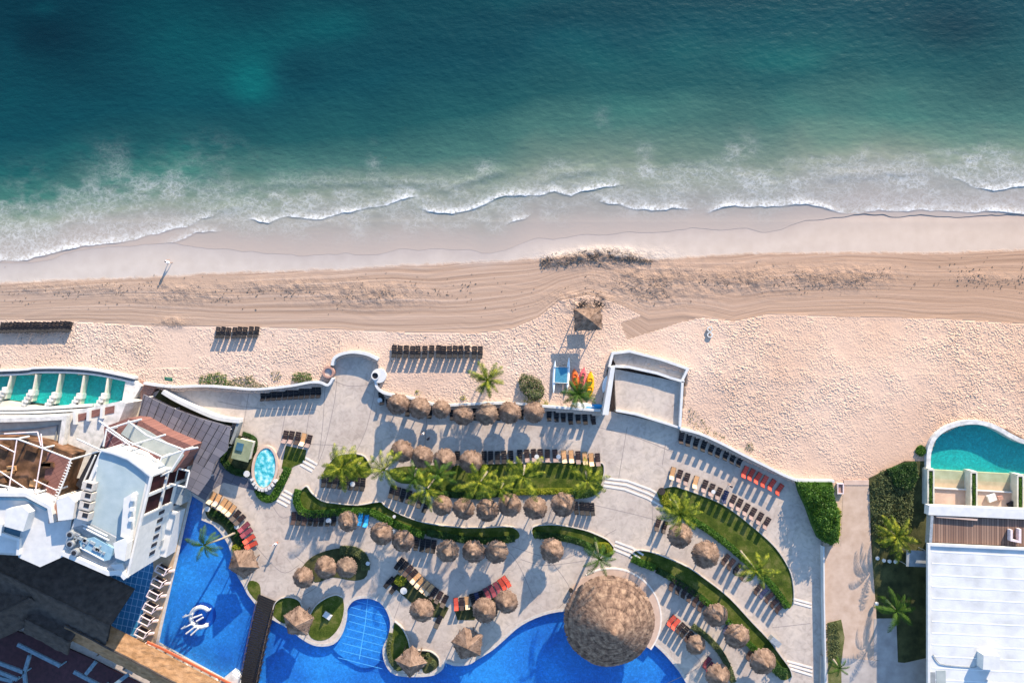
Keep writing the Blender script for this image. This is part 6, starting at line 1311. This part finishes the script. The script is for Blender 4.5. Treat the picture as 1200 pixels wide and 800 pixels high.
# terrace cabanas by the pool edge
c0 = None
for i in range(7):
    x = 190.5 - i * 4.8; y = 668 + i * 14.8
    if i == 0:
        t = thing('framed_sunbed', 'x', 'sunbed', group='white framed sunbeds beside the left pool')
        m_ = MB(); m_.ribbon([(-.75, -.45), (.75, -.45), (.75, .45), (-.75, .45)], .13, 1.5, 1.63, True); m_.build('top_frame', M['cloth_pink'], t)
        for sx in (-.75, .75):
            for sy in (-.45, .45): m_ = MB(); m_.box((sx, sy, .75), (.09, .09, 1.5)); m_.build('post', M['cloth_pink'], t)
        m_ = MB(); m_.box((0, 0, .35), (1.35, .75, .14)); m_.build('mattress', M['brown'], t); m_ = MB(); m_.box((1.15, .25, .5), (.75, .22, .5), rz=R(35)); m_.build('side_screen', M['cloth_pink'], t)
        bpy.context.view_layer.update(); CH[t.name] = list(t.children); c0 = t
    else: t = copy_tree(c0)
    t.location = (*P(x - 2, y, 1.5), 0); t.rotation_euler.z = R(-27); t['label'] = '%s white framed sunbed from the top along the left pool edge' % ORD[i]

# thatched service roofs, bottom left
def gable(t_, a, b, w, z0, z1, mat, name='roof', seed=0):
    A = Vector(P(*a, z1)); B = Vector(P(*b, z1)); d = (B - A).normalized(); n_ = Vector((-d.y, d.x)); r_ = random.Random(seed); V_ = []; F_ = []; ns = max(8, int((B - A).length / .5)); m = 7
    for i in range(ns + 1):
        c = A + (B - A) * i / ns
        for j in range(2 * m + 1):
            s_ = (j - m) / m; p = c + n_ * s_ * w / 2 * (1 + (r_.uniform(-.03, .03))); V_.append((p.x, p.y, z1 - (z1 - z0) * abs(s_) + r_.uniform(-.06, .06)))
    K = 2 * m + 1
    for i in range(ns):
        for j in range(2 * m): F_.append((i * K + j, (i + 1) * K + j, (i + 1) * K + j + 1, i * K + j + 1))
    k = len(V_)
    for i in (0, ns):
        for j in (0, m, 2 * m): v = V_[i * K + j]; V_.append((v[0], v[1], v[2] - .35))
    F_ += [(0, m, k + 1, k), (m, 2 * m, k + 2, k + 1), (k, k + 1, k + 4, k + 3), (k + 1, k + 2, k + 5, k + 4)]
    off = t_.location; o = new_mesh_obj(name, [(x - off[0], y - off[1], z - off[2]) for x, y, z in V_], F_, M[mat]); o.parent = t_
    m_ = MB(); m_.tube([(p.x + r_.uniform(-.05, .05), p.y + r_.uniform(-.05, .05), z1 + .05) for p in [A + (B - A) * i / 24 for i in range(25)]], .17, 6); m_.build('ridge_cap', M['thatchdark'], t_); return o
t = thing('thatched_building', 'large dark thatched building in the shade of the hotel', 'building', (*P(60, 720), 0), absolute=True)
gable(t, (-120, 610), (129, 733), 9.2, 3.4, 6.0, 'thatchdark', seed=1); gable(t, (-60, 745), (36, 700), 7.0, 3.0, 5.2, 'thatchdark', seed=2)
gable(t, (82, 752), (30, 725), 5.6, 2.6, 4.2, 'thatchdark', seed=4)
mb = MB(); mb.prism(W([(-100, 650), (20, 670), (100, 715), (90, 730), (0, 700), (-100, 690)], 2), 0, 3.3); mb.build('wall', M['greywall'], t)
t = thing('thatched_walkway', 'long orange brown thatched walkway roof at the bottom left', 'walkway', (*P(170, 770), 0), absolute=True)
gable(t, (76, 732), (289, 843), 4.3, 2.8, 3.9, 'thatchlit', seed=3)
for i in range(7):
    for s_ in (-1, 1):
        u = i / 6; q = P(90 + 185 * u - s_ * 5, 740 + 97 * u + s_ * 10, 2.5); mb = MB(); mb.tube([(q[0], q[1], 0), (q[0], q[1], 3.0)], .1, 7); mb.build('post', M['pole'], t)
t = thing('red_railing', 'orange red railing with white lamps along the lower pool edge', 'railing', (*P(220, 775), 0), absolute=True)
mb = MB(); mb.ribbon(W([(172, 752), (190, 760), (225, 778), (268, 800), (300, 816)], 1.1), .32, .9, 1.1); mb.build('rail', M['orange'], t)
mb = MB(); mb.ribbon(W([(170, 756), (188, 764), (223, 782), (266, 804)], .2), .9, 0, .15); mb.build('kerb', M['kerb'], t)
for i in range(10):
    u = i / 9; q = P(173 + 95 * u, 753 + 47 * u, .6); mb = MB(); mb.tube([(q[0], q[1], 0), (q[0], q[1], .95)], .07, 7); mb.build('post', M['orange'], t)
for x, y in ((181, 765), (199, 773), (216, 781), (233, 790), (251, 798)):
    mb = MB(); q = P(x, y, .6); mb.box((q[0], q[1], .45), (.75, .42, .5), rz=R(25)); mb.build('lamp_housing', M['white'], t)
t = thing('poolside_block', 'white corner block at the foot of the timber bridge', 'block', (*P(268, 800), 0), absolute=True)
mb = MB(); mb.prism(W([(256, 800), (272, 787), (281, 793), (279, 840), (250, 840)], .8), -.7, .8); mb.build('body', M['white'], t); mb = MB(); mb.prism(W([(258, 801), (272, 790), (279, 795), (277, 838), (253, 838)], .9), .8, .88); mb.build('cap', M['white2'], t)
M['paleblue'] = noisy('grubby_pale_blue_paint', (.08, .14, .18), (.17, .24, .29), 3, .7)
t = thing('lower_court', 'maroon floored court with pale blue frames at the bottom left corner', 'court', (*P(30, 790), 0), absolute=True)
mb = MB(); mb.prism(W([(-100, 735), (5, 735), (70, 755), (110, 773), (175, 806), (200, 840), (110, 900), (-100, 900)], .3), -.1, .3); mb.build('floor', M['maroon'], t)
for a, b_ in (((-20, 770), (28, 788)), ((28, 788), (34, 768)), ((28, 788), (32, 830)), ((20, 755), (70, 780)), ((-20, 790), (14, 798)), ((-20, 780), (20, 796)), ((86, 787), (120, 805)), ((112, 775), (100, 790)), ((150, 790), (130, 805))):
    mb = MB(); mb.ribbon(W([a, b_], 2.6), .5, 2.3, 2.6); mb.build('frame', M['paleblue'], t)
    q = P(*b_, 2); mb = MB(); mb.box((q[0], q[1], 1.2), (.15, .15, 2.3)); mb.build('post', M['bluewhite'], t)

# ------------------------------------------------------------------ RIGHT VILLA
t = thing('villa_pool', 'round lobed teal pool with white coping on the right', 'pool', (*P(1150, 530), 0), absolute=True)
RP = [(1088, 600), (1088, 552), (1089, 530), (1094, 515), (1105, 504), (1120, 497.5), (1138, 494.5), (1156, 496.5), (1172, 503), (1186, 511), (1203, 518), (1240, 524), (1300, 524)]
RPs = [RP[0]] + smooth_poly(RP[1:], False, 4)
mb = MB(); mb.ribbon(W(RPs, 1.1), .62, -.6, 1.1); mb.build('coping', M['white2'], t)
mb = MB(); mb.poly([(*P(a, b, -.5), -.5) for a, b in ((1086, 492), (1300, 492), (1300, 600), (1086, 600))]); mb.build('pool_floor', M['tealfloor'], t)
mb = MB(); mb.poly([(x, y, .62) for x, y in W(RPs + [(1300, 575), (1200, 566), (1088, 560)], .6)]); mb.build('water', M['tealwater'], t)
mb = MB(); mb.prism(W([(1089, 550), (1200, 556), (1300, 560), (1300, 580), (1089, 575)], .4), -.5, .38); M['beige'] = noisy('beige_ledge', (.42, .32, .20), (.54, .43, .29), .9, .8, detail=6); mb.build('ledge', M['beige'], t)
t = thing('villa_terrace', 'pinkish terraces with green planted divider walls below the teal pool', 'terrace', (*P(1140, 580), 0), absolute=True)
mb = MB(); mb.prism(W([(1089, 572), (1200, 577), (1300, 580), (1300, 605), (1089, 600)], .7), -.5, .7); mb.build('floor', M['pinkpave'], t)
mb = MB(); mb.ribbon(W([(1094, 571.5), (1140, 574), (1190, 577)], .9), .16, .5, .95); mb.build('low_wall', M['white'], t)
for x, y0 in ((1091, 550), (1141.5, 553), (1196, 557), (1250, 560)):
    mb = MB(); mb.ribbon(W([(x - 3.3, y0), (x - 3.3, y0 + 42)], 2.0), .22, 0, 2.0); mb.ribbon(W([(x + 3.3, y0), (x + 3.3, y0 + 42)], 2.0), .22, 0, 2.0); mb.ribbon(W([(x - 3.3, y0), (x + 3.3, y0)], 2.0), .3, 0, 2.01); mb.build('divider_wall', M['cream'], t)
    foliage('planting', [(x - 2.3, y0 + 3), (x + 2.3, y0 + 3), (x + 2.3, y0 + 41), (x - 2.3, y0 + 41)], 1.7, .5, M['leafbright'], 160, .2, parent=t)
mb = MB(); q = P(1162, 583, 1); mb.box((q[0], q[1], .95), (1.2, 1.0, .5), rz=R(20)); mb.build('armchair', M['white'], t); mb = MB(); q = P(1185, 591, 1); mb.box((q[0], q[1], .95), (.9, .7, .5), rz=R(30)); mb.build('low_stool', M['black'], t)
mb = MB(); q = P(1172, 583, 1); mb.box((q[0], q[1], .95), (.7, .55, .4), rz=R(10)); mb.build('low_stool', M['brick'], t)
t = thing('villa', 'flat white roofed villa with a brown timber deck on the right', 'villa', (*P(1140, 700), 0), absolute=True)
ZV = 4.8
mb = MB(); mb.prism(W([(1115, 640), (1500, 658), (1500, 900), (1115, 900)], 3), .2, ZV - .4); mb.prism(W([(1115, 598), (1500, 615), (1500, 655), (1115, 639)], 3), .2, ZV - 1.3); mb.build('wall', M['cream'], t)
mb = MB(); mb.prism(W([(1087, 637), (1500, 656), (1500, 950), (1087, 950)], ZV), ZV - .4, ZV); M['roofwhite'] = noisy('white_roof_coating', (.44, .45, .45), (.53, .54, .54), .5, .7, .01, 4, detail=9, c3=(.57, .58, .58), contrast=(.3, .6)); mb.build('roof', M['roofwhite'], t)
mb = MB()
for i in range(14): y = 646 + i * 13.6; mb.ribbon(W([(1092, y), (1500, y + 20)], ZV), .16, ZV, ZV + .02)
M['seam'] = noisy('bright_roof_seam', (.62, .64, .65), (.68, .70, .70), 2, .7); mb.build('roof_seams', M['seam'], t)
mb = MB(); mb.ribbon(W([(1500, 657), (1089, 638), (1089, 950)], ZV + .3), .35, ZV - .2, ZV + .25); mb.build('parapet', M['white'], t)
mb = MB(); mb.prism(W([(1089, 592), (1088, 603), (1500, 622), (1500, 608)], ZV), ZV - 1.2, ZV); mb.build('front_fascia', M['white'], t)
mb = MB(); mb.prism(W([(1089, 604), (1500, 622), (1500, 654), (1089, 635)], ZV - .4), ZV - 1.0, ZV - .5); mb.build('timber_deck', M['deckplank'], t)
mb = MB(); mb.ribbon(W([(1092, 604), (1090, 637)], ZV), .4, ZV - 1, ZV + .1); mb.build('deck_side', M['steel'], t)
mb = MB(); mb.ribbon(W([(1098, 605), (1146, 609)], ZV), .25, ZV - .5, ZV - .1); mb.build('deck_trim', M['pinkpave'], t)
mb = MB(); mb.ribbon(W([(1184, 620), (1184, 632), (1194, 634), (1194, 619)], ZV), .3, ZV - .45, ZV + .3); mb.build('round_seat', M['cloth_pink'], t)
mb = MB(); q = P(1159, 774, ZV + 1); mb.box((q[0], q[1], ZV + .8), (2.3, 2.0, 1.6), rz=R(-3)); mb.build('chimney', M['white'], t)
mb = MB(); mb.prism(W([(1089, 787), (1096, 787), (1096, 900), (1089, 900)], ZV), ZV - .35, ZV + .03); mb.build('roof_recess', M['greywall'], t)
mb = MB(); mb.prism(W([(1097, 785), (1108, 785), (1110, 900), (1097, 900)], ZV), ZV - .3, ZV + .04); mb.build('roof_pad', M['paleglass'], t)
mb = MB(); mb.tube([(*P(x, y, ZV), ZV + .1) for x, y in smooth_poly([(1093, 766), (1098, 774), (1106, 778), (1140, 781), (1143, 779)], False, 3)], .05, 6); mb.build('cable', M['greywall'], t)
mb = MB(); mb.tube([(*P(1157, 797, ZV), ZV), (*P(1157, 797, ZV + 1), ZV + .8)], .12, 8); mb.build('vent_pipe', M['steel'], t)
t = thing('flat_canopy', 'small grey blue flat canopy at the left side of the villa', 'canopy', (*P(1075, 654, 3), .45), R(-2)); mb = MB(); mb.box((0, 0, 2.6), (3.2, 2.3, .14)); mb.build('roof', M['greywall'], t)
for sx in (-1.4, 1.4):
    for sy in (-1, 1): mb = MB(); mb.tube([(sx, sy, 0), (sx, sy, 2.55)], .06, 6); mb.build('post', M['steel'], t)
t = thing('small_planter', 'square pinkish planter at the head of the sandy path', 'planter', (*P(982, 571), .45)); mb = MB(); mb.ribbon([(-.4, -.7), (.4, -.7), (.4, .7), (-.4, .7)], .14, 0, .5, True); mb.build('rim', M['cloth_pink'], t); mb = MB(); mb.box((0, 0, .15), (.7, 1.3, .3)); mb.build('earth', M['brick'], t)
o = MB().prism(W([(989, 562), (1018, 562), (1018, 568), (989, 568)], .5), .4, .56).build('threshold', M['pinkpave']); struct(o)

# ------------------------------------------------------------------ CAMERA, SUN, SKY
cam = bpy.data.cameras.new('camera'); co_ = bpy.data.objects.new('camera', cam); C.objects.link(co_); co_.location = (0, 0, H); cam.sensor_width = 36; cam.lens = 18 * H / 75.0; cam.clip_end = 12000; cam.clip_start = 1; sc.camera = co_
w = bpy.data.worlds.new('World'); sc.world = w; w.use_nodes = True; nt = w.node_tree; bg = nt.nodes['Background']
sky = nt.nodes.new('ShaderNodeTexSky'); sky.sky_type = 'NISHITA'; sky.sun_disc = False; sky.sun_elevation = R(SUN_EL); sky.sun_rotation = R(SUN_AZ); sky.air_density = 1.0; sky.dust_density = .2; sky.ozone_density = 3
nt.links.new(sky.outputs[0], bg.inputs[0]); bg.inputs[1].default_value = .15
sl = bpy.data.lights.new('sun', 'SUN'); sl.energy = 4.2; sl.angle = R(.6); sl.color = (1, .82, .62); so = bpy.data.objects.new('sun', sl); C.objects.link(so)
sd = Vector((math.sin(R(SUN_AZ)) * math.cos(R(SUN_EL)), math.cos(R(SUN_AZ)) * math.cos(R(SUN_EL)), math.sin(R(SUN_EL)))); so.rotation_euler = sd.to_track_quat('Z', 'Y').to_euler()
sc.view_settings.view_transform = 'Standard'; sc.view_settings.look = 'None'; sc.view_settings.exposure = 1.38; sc.view_settings.gamma = 1
for o in ABS: del o['_abs']
